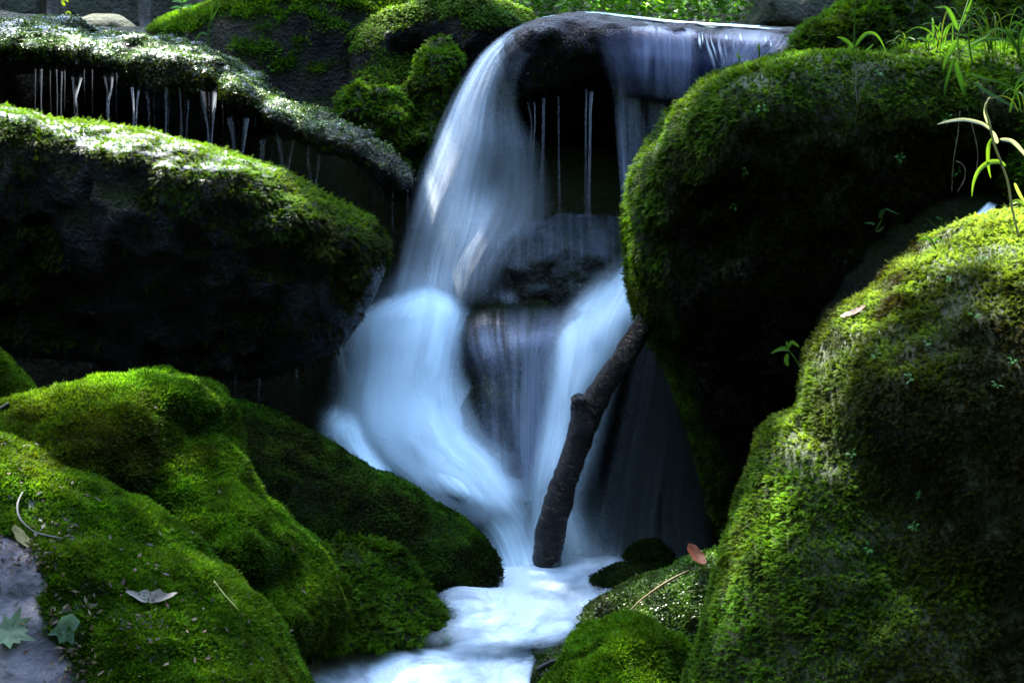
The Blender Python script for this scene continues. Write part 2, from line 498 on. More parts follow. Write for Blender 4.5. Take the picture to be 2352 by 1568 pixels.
def instance(tms, pos, zax, xax, size):
    """bake many small sprigs into vertex arrays"""
    Vs, Fs, Hs, Is = [], [], [], []
    o = 0
    which = RNG.integers(0, len(tms), len(pos))
    zax = zax / (np.linalg.norm(zax, axis=1, keepdims=True) + 1e-9)
    xax = xax - zax * np.sum(xax * zax, 1, keepdims=True)
    xax = xax / (np.linalg.norm(xax, axis=1, keepdims=True) + 1e-9)
    yax = np.cross(zax, xax)
    for k, (tv, tf, th) in enumerate(tms):
        s = np.where(which == k)[0]
        if not len(s): continue
        v = (tv[None, :, 0, None] * xax[s][:, None] + tv[None, :, 1, None] * yax[s][:, None] + tv[None, :, 2, None] * zax[s][:, None])
        v = v * size[s][:, None, None] + pos[s][:, None]
        Vs.append(v.reshape(-1, 3))
        f = tf[None] + (np.arange(len(s)) * len(tv))[:, None, None] + o
        Fs.append(f.reshape(-1, 3)); o += len(s) * len(tv)
        Hs.append(np.tile(th, len(s))); Is.append(np.repeat(s, len(tv)))
    return np.concatenate(Vs), np.concatenate(Fs), np.concatenate(Hs), np.concatenate(Is)

GREEN = np.array([0.052, 0.150, 0.005]); LIME = np.array([0.108, 0.225, 0.010]); OLIVE = np.array([0.060, 0.075, 0.005]); BROWN = np.array([0.060, 0.036, 0.006])

def sample_surface(r, n, dens):
    V, Q, vn = r['V'], r['Q'], r['vn']
    c = V[Q].mean(1); nn = vn[Q].mean(1)
    nn /= np.linalg.norm(nn, axis=1, keepdims=True) + 1e-9
    ar = 0.5 * np.linalg.norm(np.cross(V[Q[:, 2]] - V[Q[:, 0]], V[Q[:, 3]] - V[Q[:, 1]]), axis=1)
    tocam = CAM - c; tocam /= np.linalg.norm(tocam, axis=1, keepdims=True)
    face = np.sum(nn * tocam, 1)
    # leave out the far side of the rock and what is far outside the photograph
    rel = c - CAM
    fw = rel @ np.array([0, CP, -SP]); up = rel @ np.array([0, SP, CP])
    inview = (np.abs(rel[:, 0] / fw) < 0.24) & (np.abs(up / fw) < 0.17)
    w = ar * dens(c, nn) * (face > -0.45) * inview
    tot = w.sum()
    k = RNG.poisson(tot * n)
    p = w / tot
    fi = RNG.choice(len(Q), k, p=p)
    u = RNG.random((k, 1)); v = RNG.random((k, 1))
    q = V[Q[fi]]
    pos = (q[:, 0] * (1 - u) + q[:, 1] * u) * (1 - v) + (q[:, 3] * (1 - u) + q[:, 2] * u) * v
    return pos, nn[fi]

def moss(r, kind='tuft', per_m2=26000, size=0.018, dens=None, cols=(GREEN, LIME, OLIVE), droop=0.0, up=0.35, wet=False,
         brown=0.0, label=None, seed=5, name='moss', jit=0.4, lift=0.0, colf=None):
    dens = dens or (lambda c, n: np.ones(len(c)))
    pos, nn = sample_surface(r, per_m2, dens)
    k = len(pos)
    z = nn + np.array([0, 0, 1.0]) * up + np.array([0, 0, -1.0]) * droop * (1 - np.clip(nn[:, 2:3], 0, 1)) + RNG.normal(0, jit, (k, 3)) * .6
    x = np.array([0, 0, -1.0]) + RNG.normal(0, 1.0 if kind != 'feather' else 0.45, (k, 3))
    big = fbm(pos, 9, 2, seed)
    s = size * (1 + 0.45 * big) * RNG.uniform(.6, 1.3, k)
    pos = pos + nn * lift - nn * size * 0.15
    V, F, H, I = instance(TM[kind], pos, z, x, s)
    m1 = np.clip(0.5 + 1.5 * fbm(pos, 6, 4, seed + 3, .7) + RNG.normal(0, .25, k), 0, 1)[:, None]
    m2 = np.clip(-0.1 + 1.6 * fbm(pos, 3.2, 3, seed + 6) + RNG.normal(0, .2, k) + brown, 0, 1)[:, None]
    c = cols[0] * (1 - m1) + cols[1] * m1
    c = c * (1 - m2) + cols[2] * m2
    c = c * RNG.uniform(.65, 1.35, (k, 1)) * (1 + .45 * np.clip(2.2 * fbm(pos, 22, 2, seed + 13), -1, 1))[:, None]
    if colf is not None: c = colf(pos, nn, c)
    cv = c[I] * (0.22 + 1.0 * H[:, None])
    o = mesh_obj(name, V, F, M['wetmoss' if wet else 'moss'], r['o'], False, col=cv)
    if label: o['label'] = label
    return o
# ------------------------------------------------------------------ strips, tubes, leaves
def patch(name, rows, mat, parent=None, layers=1, dl=0.02, sub=7, edge=0.18, z=None, ends=(0.1, 0.1), gain=1.0, rough=0.0, seed=0, spread=0.0, brk=0.0):
    """rows run along the flow; each control point is (px, py, Y or z, density)"""
    ctrl = []
    for r in rows:
        line = []
        for (px, py, d, a) in r:
            p = onz(px, py, d) if z else at(px, py, d)
            line.append([*p, a])
        ctrl.append(catmull(line, sub))
    ctrl = np.array(ctrl)                      # rows x n x 4
    G = np.stack([catmull(ctrl[:, j], sub) for j in range(ctrl.shape[1])], 1)
    m, n = G.shape[:2]
    w = np.mean(np.linalg.norm(np.diff(G[:, :, :3], axis=1), axis=2).sum(1))
    L = np.mean(np.linalg.norm(np.diff(G[:, :, :3], axis=0), axis=2).sum(0))
    uu, vv = np.meshgrid(np.linspace(0, 1, n), np.linspace(0, 1, m))
    def sm(t): t = np.clip(t, 0, 1); return t * t * (3 - 2 * t)
    e = sm(uu / edge) * sm((1 - uu) / edge) if edge > 0 else np.ones_like(uu)
    if ends[0] > 0: e = e * sm(vv / ends[0])
    if ends[1] > 0: e = e * sm((1 - vv) / ends[1])
    Vs, Fs, Ds, Us = [], [], [], []
    C0 = G[:, :, :3].mean(1, keepdims=True)
    idx = np.arange(m * n).reshape(m, n)
    q = np.stack([idx[:-1, :-1], idx[:-1, 1:], idx[1:, 1:], idx[1:, :-1]], -1).reshape(-1, 4)
    for k in range(layers):
        P = C0 + (G[..., :3] - C0) * (1 + spread * (k - (layers - 1) / 2))
        off = dl * (k - (layers - 1) / 2)
        if z: P[..., 2] += off
        else: P[..., 1] += off
        if rough:
            P += (rough * fbm(P * np.array([1, 1, .6]) + 5 * k, 5, 3, seed + k))[..., None] * (np.array([0, 0, 1.0]) if z else np.array([0, -1.0, .2]))
        Vs.append(P.reshape(-1, 3)); Fs.append(q + k * m * n)
        bk = 1 + brk * 2.2 * fbm(np.stack([uu * w * 9 + k * 4.1, vv * L * 2.6 + k, 0 * uu + seed], -1), 1, 3, seed + 31 * k)
        Ds.append((np.clip(G[..., 3], 0, 1.5) * e * gain * np.clip(bk, 0, 2)).ravel())
        Us.append(np.stack([uu * w + k * 3.7, vv * L + k * 1.3], -1).reshape(-1, 2))
    return mesh_obj(name, np.concatenate(Vs), np.concatenate(Fs), M[mat], parent, True, dens=np.concatenate(Ds), uv=np.concatenate(Us))

def wpts(pp, Y):
    return np.array([at(p[0], p[1], (p[2] if len(p) > 2 and p[2] is not None else Y)) for p in pp])

def tube(name, pts, rad, mat, parent=None, nseg=10, sub=8, wob=0.0, cap=True, tint=None, seed=0):
    P = catmull(pts, sub); R_ = catmull(np.array(rad)[:, None], sub)[:, 0]
    T = np.gradient(P, axis=0); T /= np.linalg.norm(T, axis=1, keepdims=True) + 1e-9
    ref = np.array([0, 1.0, 0.05]); A = np.cross(T, ref); A /= np.linalg.norm(A, axis=1, keepdims=True) + 1e-9
    B = np.cross(A, T)
    an = np.linspace(0, 2 * np.pi, nseg, endpoint=False)
    ring = A[:, None] * np.cos(an)[None, :, None] + B[:, None] * np.sin(an)[None, :, None]
    V = P[:, None] + ring * R_[:, None, None]
    if wob: V = V + ring * (wob * (1.3 * fbm(V, 13, 4, seed, .7) + .5 * fbm(V * np.array([12, 12, 60.]), 1, 2, seed + 3)))[..., None]
    m = len(P); L = np.concatenate([[0], np.cumsum(np.linalg.norm(np.diff(P, axis=0), axis=1))])
    uv = np.stack(np.broadcast_arrays(np.cos(an)[None] * .5 * R_.mean() * 6, L[:, None], ), -1).reshape(-1, 2)
    idx = np.arange(m * nseg).reshape(m, nseg)
    nx = np.roll(idx, -1, 1)
    q = np.stack([idx[:-1], nx[:-1], nx[1:], idx[1:]], -1).reshape(-1, 4)
    V = V.reshape(-1, 3)
    F = [q]
    if cap:
        V = np.concatenate([V, P[:1] - T[:1] * R_[0] * .2, P[-1:] + T[-1:] * R_[-1] * .2])
        uv = np.concatenate([uv, [[0, 0], [0, L[-1]]]])
        c0, c1 = m * nseg, m * nseg + 1
        F.append(np.array([(c0, nx[0, i], idx[0, i]) for i in range(nseg)] + [(c1, idx[-1, i], nx[-1, i]) for i in range(nseg)]))
    col = None if tint is None else np.tile(np.array(tint), (len(V), 1))
    return mesh_obj(name, V, F, M[mat], parent, True, uv=uv, col=col)

def blade(name, pts, wid, parent=None, mat='leaf', tint=(0.1, 0.25, 0.02), sub=6, fold=0.25, face=(0, -1, 0.35), tint2=None, prof=None, lobes=None):
    """a leaf blade along pts; wid is the widest half width in metres"""
    P = catmull(pts, sub); m = len(P)
    T = np.gradient(P, axis=0); T /= np.linalg.norm(T, axis=1, keepdims=True) + 1e-9
    nrm = np.array(face, float); nrm /= np.linalg.norm(nrm)
    S = np.cross(T, nrm); S /= np.linalg.norm(S, axis=1, keepdims=True) + 1e-9
    Nn = np.cross(S, T)
    t = np.linspace(0, 1, m)
    pr = np.sin(np.pi * np.clip(t, 0, 1) ** 0.65) ** 0.8 if prof is None else prof(t)
    W = (wid * (pr + 0.03))[:, None]
    V = np.stack([P - S * W + Nn * W * fold * 0, P - S * W * .5 - Nn * W * fold * .5, P - Nn * W * fold, P + S * W * .5 - Nn * W * fold * .5, P + S * W], 1)
    idx = np.arange(m * 5).reshape(m, 5)
    q = np.stack([idx[:-1, :-1], idx[:-1, 1:], idx[1:, 1:], idx[1:, :-1]], -1).reshape(-1, 4)
    a, b = np.array(tint, float), np.array(tint2 if tint2 is not None else tint, float)
    c = a[None] * (1 - t[:, None]) + b[None] * t[:, None]
    c = np.repeat(c[:, None], 5, 1).copy(); c[:, 2] *= 1.25
    return mesh_obj(name, V.reshape(-1, 3), q, M[mat], parent, True, col=c.reshape(-1, 3))

def flat_leaf(name, poly, origin, ux, uy, mat, tint, parent=None, curl=0.0, n=9, vein=0.7):
    """a lobed leaf: outline poly in leaf units, fanned from its centre with a raised curl"""
    P = np.array(poly, float)
    k = len(P)
    ux, uy = np.array(ux, float), np.array(uy, float); nz = np.cross(ux, uy); nz /= np.linalg.norm(nz)
    rings = [0.0, .25, .5, .75, 1.0]
    V, C = [], []
    for r_ in rings:
        for i, p in enumerate(P):
            q = p * r_
            hgt = curl * (q[0] ** 2 * 1.2 + q[1] ** 2 * .4) + 0.03 * math.sin(q[0] * 9 + q[1] * 5)
            V.append(np.array(origin) + ux * q[0] + uy * q[1] + nz * hgt * np.linalg.norm(ux))
            C.append(np.array(tint) * (vein + (1 - vein) * (0.6 + 0.8 * (i % 2))) * (.55 + .25 * r_ + .5 * random.random()))
    F = []
    for a in range(len(rings) - 1):
        for i in range(k):
            j = (i + 1) % k
            F.append((a * k + i, a * k + j, (a + 1) * k + j, (a + 1) * k + i))
    return mesh_obj(name, V, np.array(F), M[mat], parent, True, col=np.array(C))

# ------------------------------------------------------------------ sun and sky
SUN = np.array([-0.27, 0.42, 0.86]); SUN /= np.linalg.norm(SUN)
w = bpy.data.worlds.new('World'); sc.world = w; w.use_nodes = True
wn, wl = w.node_tree.nodes, w.node_tree.links
bg = wn['Background'] if 'Background' in wn else wn.new('ShaderNodeBackground')
sky = wn.new('ShaderNodeTexSky'); sky.sky_type = 'NISHITA'; sky.sun_disc = False; sky.ozone_density = 0.25
sky.sun_elevation = math.asin(SUN[2]); sky.sun_rotation = math.atan2(SUN[0], SUN[1])
wl.new(sky.outputs[0], bg.inputs[0]); bg.inputs[1].default_value = 1.95
sd = bpy.data.lights.new('sun', 'SUN'); sd.energy = 50.0; sd.angle = math.radians(0.4); sd.color = (1.0, 0.95, 0.86)
so = bpy.data.objects.new('sun', sd); COL.objects.link(so)
so.rotation_euler = Vector(SUN).to_track_quat('Z', 'Y').to_euler()

# ------------------------------------------------------------------ terrain
def ground_z(x, y):
    ax = np.abs(x)
    stream = np.where(y < 7.75, -0.25 + 0 * y, 1.25 + np.clip(y - 8.3, 0, 99) * 0.05)
    t = np.clip((y - 7.75) / 0.35, 0, 1); t = t * t * (3 - 2 * t)
    stream = -0.25 * (1 - t) + (1.25 + np.clip(y - 8.4, 0, 40) * 0.06) * t
    bank = np.clip(ax - 1.15, 0, None)
    bz = np.where(y < 8, 0.25 * bank + 1.3 * np.clip(ax - 2.3, 0, 10), 0.15 * bank + 0.9 * np.clip(ax - 2.8, 0, 12))  # outer banks steepened out of view to cut light from the sides
    behind = 1.5 * np.clip(-(y + 1.0), 0, 12)  # unseen hill added behind the camera to block the low sky
    back = 0.42 * np.clip(y - 10.2, 0, 16)
    z = np.maximum(stream + bz, -0.25 + behind) + back
    z = np.where(y < 4.5, z - 0.3 * np.clip(4.5 - y, 0, 1.5), z)
    return z
xs = np.concatenate([-np.geomspace(80, 6, 18), np.linspace(-5.8, 5.8, 110), np.geomspace(6, 80, 18)])
ys = np.concatenate([-np.geomspace(80, 4, 18), np.linspace(-3.8, 14, 170), np.geomspace(14.4, 90, 22)])
X, Yg = np.meshgrid(xs, ys, indexing='ij')
Zg = ground_z(X, Yg)
P3 = np.stack([X, Yg, Zg], -1)
amp = np.where((np.abs(X) < 1.1) & (Yg < 7.6), 0.03, 0.12)
Zg = Zg + amp * fbm(P3, 1.3, 4, 2) * 1.5
idx = np.arange(X.size).reshape(X.shape)
q = np.stack([idx[:-1, :-1], idx[1:, :-1], idx[1:, 1:], idx[:-1, 1:]], -1).reshape(-1, 4)
g = mesh_obj('ground', np.stack([X, Yg, Zg], -1).reshape(-1, 3), q, M['soil'])
tag(g, kind='structure')

# ------------------------------------------------------------------ boulders
def topd(lo=-0.3, hi=0.35, nf=4.0, namp=0.5, base=0.0, seed=3):
    def f(c, n):
        t = np.clip((n[:, 2] + namp * fbm(c, nf, 3, seed) - lo) / (hi - lo), 0, 1)
        return base + (1 - base) * t
    return f

# upper left ledge with the row of drips under it
A = boulder('mossy_ledge', 'long dark mossy ledge at upper left with water dripping from its underside',
    [(-160, 40), (-60, 56), (60, 60), (200, 78), (330, 90), (420, 112), (500, 145), (570, 192), (650, 245), (730, 272), (800, 296), (880, 350), (930, 400), (925, 425), (890, 412),
     (850, 388), (790, 350), (720, 325), (640, 290), (560, 240), (480, 205), (360, 190), (240, 172), (120, 155), (0, 150), (-160, 150)],
    7.75, 0.09, 0.22, 0.6, slope=(0, 0.9), noise=(0.05, 4.5), fine=(0.024, 15), h=0.012, mat='wet', seed=21)
def toplit(p, n, c):  # sunlight painted into the moss: up-facing sprigs get a lighter lime tint
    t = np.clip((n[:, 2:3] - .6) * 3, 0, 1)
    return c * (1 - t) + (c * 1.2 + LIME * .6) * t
xA = at(560, 200, 7.75)[0]
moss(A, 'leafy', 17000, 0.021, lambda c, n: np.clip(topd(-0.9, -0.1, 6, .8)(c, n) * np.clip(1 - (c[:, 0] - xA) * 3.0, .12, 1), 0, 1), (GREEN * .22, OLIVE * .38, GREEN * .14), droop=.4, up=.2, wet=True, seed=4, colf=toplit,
     label='dark wet leafy moss glistening on the ledge')
film(A, 'water glaze tinted pale for sun glints along the top of the ledge', lambda v, n: np.clip((n[:, 2] - .74) * 4, 0, 1) * np.clip(.4 + 1.6 * fbm(v, 9, 3, 4), 0, 1) * np.clip((at(700, 280, 7.8)[0] - v[:, 0]) * 5, 0, 1), seed=2)

B = boulder('mossy_boulder', 'big dark mossy boulder jutting in from the left with a sunlit wet top edge',
    [(-260, 232), (-60, 250), (60, 262), (150, 290), (260, 305), (350, 318), (450, 345), (540, 372), (620, 405), (700, 445), (790, 485), (850, 520), (880, 570), (876, 620),
     (852, 680), (826, 730), (800, 775), (740, 815), (650, 850), (560, 865), (470, 850), (380, 858), (300, 856), (200, 822), (100, 806), (-60, 790), (-260, 780)],
    7.3, 0.07, 0.22, 0.26, slope=(0.02, -0.22), bumps=[(450, 560, 260, .10), (150, 480, 150, -.05), (700, 650, 120, .05)], noise=(0.032, 2.6), h=0.014, mat='wet', seed=31)
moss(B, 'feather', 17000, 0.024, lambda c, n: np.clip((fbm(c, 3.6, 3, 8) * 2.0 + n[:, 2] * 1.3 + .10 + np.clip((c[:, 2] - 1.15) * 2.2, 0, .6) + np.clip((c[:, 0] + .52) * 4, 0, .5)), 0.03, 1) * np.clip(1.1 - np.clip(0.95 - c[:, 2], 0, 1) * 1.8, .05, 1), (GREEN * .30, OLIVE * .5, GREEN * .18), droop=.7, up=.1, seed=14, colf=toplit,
     label='dark feathery wet moss hanging down the boulder')
film(B, 'water glaze tinted pale for sun glints along the top edge', lambda v, n: np.clip((n[:, 2] - .84) * 7, 0, 1) * np.clip(.6 + 1.6 * fbm(v, 9, 3, 14), 0, 1) * np.clip((at(700, 440, 7.3)[0] - v[:, 0]) * 4, 0, 1), seed=3)

# lower left group
C_ = boulder('mossy_boulder', 'bright green humped mossy boulder at lower left, its crest behind the front left boulder',
    [(-260, 960), (-60, 945), (60, 925), (180, 892), (330, 873), (430, 882), (495, 915), (520, 975), (565, 1060), (640, 1150), (705, 1232), (765, 1305), (782, 1400),
     (745, 1470), (560, 1560), (200, 1620), (-260, 1640)],
    6.5, 0.22, 0.34, 0.30, slope=(0.1, 0.40), bumps=[(410, 985, 90, -.15), (330, 910, 110, .05), (600, 1180, 100, .13), (700, 1360, 80, .09), (620, 1060, 60, .06), (250, 1000, 110, .09), (360, 1140, 90, -.11), (520, 1320, 90, -.08)],
    noise=(0.035, 4.0), fine=(0.022, 12), h=0.013, seed=41)
moss(C_, 'tuft', 36000, 0.019, topd(-1.2, -0.4, 6, .6), (GREEN * .85, LIME * .75, OLIVE * .8), up=.25, seed=23, colf=lambda p, n, c: c * (.5 + .8 * np.clip((n[:, 2:3] - .3) * 2, 0, 1)))  # tint lightened on tops and darkened on steep faces, like light from above

D = boulder('mossy_boulder', 'front left mossy boulder with a bare grey wet patch and fallen leaves on it',
    [(-280, 960), (-60, 985), (60, 1020), (160, 1070), (250, 1118), (330, 1175), (400, 1230), (480, 1290), (560, 1362), (620, 1425), (665, 1500), (705, 1570), (760, 1680), (600, 1800),
     (200, 1850), (-280, 1850)],
    5.85, 0.20, 0.32, 0.28, slope=(0.2, 0.85), bumps=[(450, 1400, 130, .05), (150, 1130, 120, .03), (560, 1500, 100, .05), (380, 1260, 60, -.03)], noise=(0.035, 3.6), fine=(0.018, 12), h=0.013, mat='grey', seed=51)
def pxof(c):
    rel = c - CAM
    fw = rel @ np.array([0, CP, -SP]); up = rel @ np.array([0, SP, CP])
    return 1176 + rel[:, 0] / fw / K, 784 - up / fw / K
# the bare patch of the boulder, given as a region on its surface
bare_c = at(-20, 1400, 5.75)
def dens_D(c, n):
    px0 = at(0, 1190, 5.85); px1 = at(180, 1580, 5.6)
    # bare strip runs down the left flank: distance from a line in the x-z plane
    tz = (px0[2] - c[:, 2]) / (px0[2] - px1[2])
    edge = px0[0] + 0.09 + tz * (px1[0] - px0[0] - 0.04) + 0.06 * fbm(c, 7, 4, 77)
    inside = (tz > -0.02 + 0.05 * fbm(c, 9, 2, 5)) & (c[:, 0] < edge)
    return np.where(inside, np.where(fbm(c, 16, 3, 78) > .42, .5, 0.0), 1.0)
moss(D, 'tuft', 40000, 0.018, dens_D, (GREEN * .95, LIME * .9, OLIVE * .8), up=.4, seed=33)

E = boulder('mossy_boulder', 'low dark mossy boulder beside the cascade, streaming wet on its front',
    [(440, 930), (510, 928), (600, 948), (720, 1010), (800, 1058), (900, 1110), (1000, 1170), (1080, 1212), (1122, 1278), (1132, 1328), (1100, 1362), (1000, 1375), (880, 1400), (700, 1420), (520, 1400), (420, 1150)],
    7.0, 0.16, 0.26, 0.24, slope=(0.3, 0.35), noise=(0.03, 3), h=0.014, mat='wet', seed=61)
moss(E, 'leafy', 24000, 0.016, lambda c, n: np.clip(n[:, 2] * 1.8 + .05 + fbm(c, 6, 3, 3) * .8, .08, 1), (GREEN * .22, GREEN * .36, OLIVE * .22), droop=.5, up=.15, seed=37, colf=lambda p, n, c: c * (1 + 2.4 * np.clip((n[:, 2:3] - .62) * 3, 0, 1)))  # moss colour kept dark on the front, raised on top as painted light

F_ = boulder('mossy_rock', 'small mossy rock at the edge of the pool below the low dark boulder',
    [(690, 1270), (750, 1238), (840, 1258), (925, 1308), (985, 1362), (1030, 1412), (1062, 1452), (1000, 1472), (860, 1480), (740, 1480), (660, 1440)],
    6.70, 0.10, 0.15, 0.15, slope=(0.1, 0.35), noise=(0.03, 5), fine=(.02, 16), h=0.012, seed=71)
moss(F_, 'feather', 26000, 0.026, topd(-1.2, -0.3), (GREEN * .8, LIME * .75, OLIVE), up=.3, seed=39)
F2 = boulder('mossy_rock', 'low ragged moss cushion at the waterline in front of the humped boulder',
    [(640, 1440), (700, 1385), (760, 1330), (830, 1345), (880, 1385), (935, 1420), (985, 1458), (900, 1482), (760, 1484), (640, 1500)],
    6.58, 0.08, 0.13, 0.13, slope=(0.1, 0.3), noise=(0.03, 5), fine=(.02, 16), h=0.012, seed=72)
moss(F2, 'feather', 26000, 0.028, topd(-1.2, -0.3), (GREEN * .9, LIME * .9, OLIVE), up=.4, seed=40)

G1 = boulder('mossy_rock', 'sunlit yellow green mossy hump at the left edge above the humped boulder',
    [(-60, 790), (0, 815), (30, 850), (62, 890), (84, 930), (60, 960), (-60, 970), (-100, 880)], 6.75, 0.06, 0.10, 0.12, noise=(0.01, 6), fine=(.006, 20), h=0.012, seed=73)
moss(G1, 'tuft', 42000, 0.015, None, (GREEN * 1.0, LIME * 1.2, OLIVE), up=.3, seed=41)

# the round boulder at right of the falls
H_ = boulder('mossy_boulder', 'huge round mossy boulder right of the waterfall, shaded brown underneath with a bright rim',
    [(1640, 178), (1700, 150), (1800, 128), (1930, 122), (2060, 124), (2200, 140), (2380, 170), (2600, 260), (2650, 700), (2500, 1200), (2200, 1480), (1850, 1480), (1720, 1330), (1655, 1180),
     (1620, 1050), (1580, 930), (1540, 830), (1482, 762), (1452, 680), (1436, 560), (1436, 470), (1466, 385), (1518, 300), (1570, 232)],
    7.25, 0.17, 0.36, 0.40, slope=(0.08, -0.34), bumps=[(1850, 520, 260, .10), (1900, 1100, 250, -.3), (2250, 300, 150, .05), (2250, 640, 240, -.22), (1650, 900, 140, -.12)], noise=(0.05, 2.0), h=0.018, seed=81)
def col_H(p, n, c):  # shade painted into the moss: darkened below the top, left rim kept bright
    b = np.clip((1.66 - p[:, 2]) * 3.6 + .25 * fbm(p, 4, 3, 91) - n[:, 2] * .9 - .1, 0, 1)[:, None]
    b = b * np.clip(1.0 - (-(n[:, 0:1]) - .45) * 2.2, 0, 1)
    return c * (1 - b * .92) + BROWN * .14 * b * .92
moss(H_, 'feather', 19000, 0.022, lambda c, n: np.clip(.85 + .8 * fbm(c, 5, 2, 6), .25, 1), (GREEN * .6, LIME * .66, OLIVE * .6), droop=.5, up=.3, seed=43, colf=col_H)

# front right boulder
I_ = boulder('mossy_boulder', 'large brown green mossy boulder at lower right with a sunlit top',
    [(2650, 485), (2500, 490), (2350, 500), (2240, 518), (2145, 560), (2062, 618), (1985, 686), (1912, 748), (1866, 812), (1848, 880), (1838, 948), (1782, 980), (1738, 1050), (1706, 1130),
     (1680, 1210), (1662, 1300), (1636, 1400), (1610, 1500), (1590, 1650), (1650, 1850), (2300, 1900), (2750, 1800), (2800, 900)],
    6.05, 0.30, 0.42, 0.36, slope=(-0.10, 0.42), bumps=[(1990, 1090, 120, -.09), (1780, 1250, 90, .06), (2050, 850, 160, .06), (2250, 1000, 260, .06), (1950, 1400, 160, .05), (1985, 1230, 70, -.06)],
    noise=(0.045, 2.2), h=0.016, seed=91)
def col_I(p, n, c):  # crest moss recoloured pale so it looks struck by sun
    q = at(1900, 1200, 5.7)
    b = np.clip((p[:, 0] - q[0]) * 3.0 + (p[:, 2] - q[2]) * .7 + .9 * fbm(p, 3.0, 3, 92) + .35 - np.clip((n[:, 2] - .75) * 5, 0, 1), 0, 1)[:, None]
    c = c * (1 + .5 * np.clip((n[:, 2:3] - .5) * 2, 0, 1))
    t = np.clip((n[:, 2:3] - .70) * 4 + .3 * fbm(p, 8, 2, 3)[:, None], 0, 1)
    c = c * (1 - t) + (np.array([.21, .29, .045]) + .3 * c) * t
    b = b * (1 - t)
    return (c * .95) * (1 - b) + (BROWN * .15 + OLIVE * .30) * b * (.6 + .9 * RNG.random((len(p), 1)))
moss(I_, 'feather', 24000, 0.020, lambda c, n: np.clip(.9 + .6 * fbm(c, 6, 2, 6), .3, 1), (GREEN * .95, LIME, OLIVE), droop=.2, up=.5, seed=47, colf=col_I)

J1 = boulder('mossy_rock', 'long low mossy rock sloping down to the pool in front of the lower right boulder',
    [(1150, 1600), (1190, 1540), (1240, 1500), (1310, 1452), (1390, 1392), (1470, 1345), (1550, 1310), (1640, 1275), (1760, 1260), (1800, 1500), (1700, 1700), (1300, 1720)],
    6.62, 0.12, 0.18, 0.2, slope=(0.0, 0.35), bumps=[(1600, 1400, 80, -.04), (1440, 1480, 110, -.12)], noise=(0.03, 3.5), h=0.013, seed=101)
moss(J1, 'leafy', 26000, 0.017, topd(-1.0, -0.2, 7, .8, .15), (GREEN * .5, LIME * .5, OLIVE * .6), up=.25, wet=True, seed=49, colf=lambda p, n, c: c * (1 + 1.3 * np.clip((n[:, 2:3] - .6) * 3, 0, 1)))  # up-facing moss tinted brighter to imitate light on the top
J2 = boulder('mossy_rock', 'small domed mossy rock at the bottom edge, in front of the long low rock',
    [(1275, 1640), (1290, 1540), (1315, 1478), (1375, 1436), (1455, 1428), (1530, 1470), (1572, 1530), (1592, 1640), (1560, 1750), (1320, 1760)],
    6.15, 0.12, 0.2, 0.2, slope=(0, 0.5), noise=(0.06, 4.5), fine=(.025, 14), h=0.012, seed=103)
moss(J2, 'tuft', 34000, 0.020, topd(-1.2, -0.4), (GREEN * 1.05, LIME * 1.1, OLIVE * .8), up=.3, seed=51)
for (nm, lab, o_, Yk, sd_) in (
    ('dark_stone', 'low dark mossy stone standing in the white pool', [(1352, 1330), (1378, 1318), (1430, 1300), (1500, 1300), (1545, 1318), (1500, 1350), (1430, 1372), (1380, 1352)], 7.08, 111),
    ('dark_stone', 'rounded dark stone at the foot of the dim water curtain', [(1425, 1290), (1445, 1265), (1482, 1245), (1525, 1254), (1555, 1290), (1565, 1320), (1490, 1325), (1430, 1312)], 7.32, 113)):
    r = boulder(nm, lab, o_, Yk, 0.05, 0.10, 0.10, noise=(0.012, 7), fine=(.006, 25), h=0.010, mat='wet', seed=sd_, cat='stone')
    moss(r, 'leafy', 20000, 0.013, topd(-.6, .4), (GREEN * .15, GREEN * .25, OLIVE * .2), seed=53)

# rocks in and behind the falls
L1 = boulder('wet_rock', 'dark wet rock standing behind the veil in the middle of the waterfall',
    [(1095, 700), (1105, 610), (1122, 550), (1180, 518), (1260, 508), (1360, 508), (1450, 520), (1500, 560), (1520, 700), (1400, 760), (1200, 770), (1080, 760)],
    7.92, 0.12, 0.2, 0.3, slope=(0, .25), noise=(0.03, 3.5), fine=(.02, 13), h=0.013, mat='wet', seed=121)
moss(L1, 'leafy', 7000, 0.014, lambda c, n: np.clip(fbm(c, 4, 3, 9) * 2 + .1 - (c[:, 0] - at(1180, 600, 7.8)[0]) * 2.5, 0, 1), (GREEN * .3, GREEN * .45, OLIVE * .4), droop=.6, seed=55)
film(L1, 'pale film put over the rock top as caught light', lambda v, n: np.clip((n[:, 2] - .1) * .15, 0, .07) * np.clip(.8 + .8 * fbm(v, 5, 2, 44), 0.1, 1), mat='thin', seed=5)  # tinted film added so the rock top seems to catch light
L2 = boulder('wet_rock', 'broad dark wet step of rock in the cascade, thin water running over it',
    [(1040, 800), (1055, 740), (1110, 705), (1220, 690), (1300, 688), (1350, 720), (1335, 800), (1310, 900), (1290, 1050), (1270, 1200), (1190, 1240), (1080, 1100), (1045, 940)],
    7.62, 0.14, 0.16, 0.3, slope=(0, .35), bumps=[(1180, 780, 70, .06), (1330, 800, 90, .03), (1120, 900, 50, .04)], noise=(0.075, 5), fine=(.035, 12), h=0.013, mat='wet', seed=123)
moss(L2, 'leafy', 6000, 0.014, lambda c, n: np.clip(fbm(c, 6, 3, 19) * 2.0 + .2, .12, 1) * np.clip((c[:, 2] - at(1200, 1000, 7.6)[2]) * 6, .06, 1), (GREEN * .3, GREEN * .5, OLIVE * .4), droop=.6, seed=57)
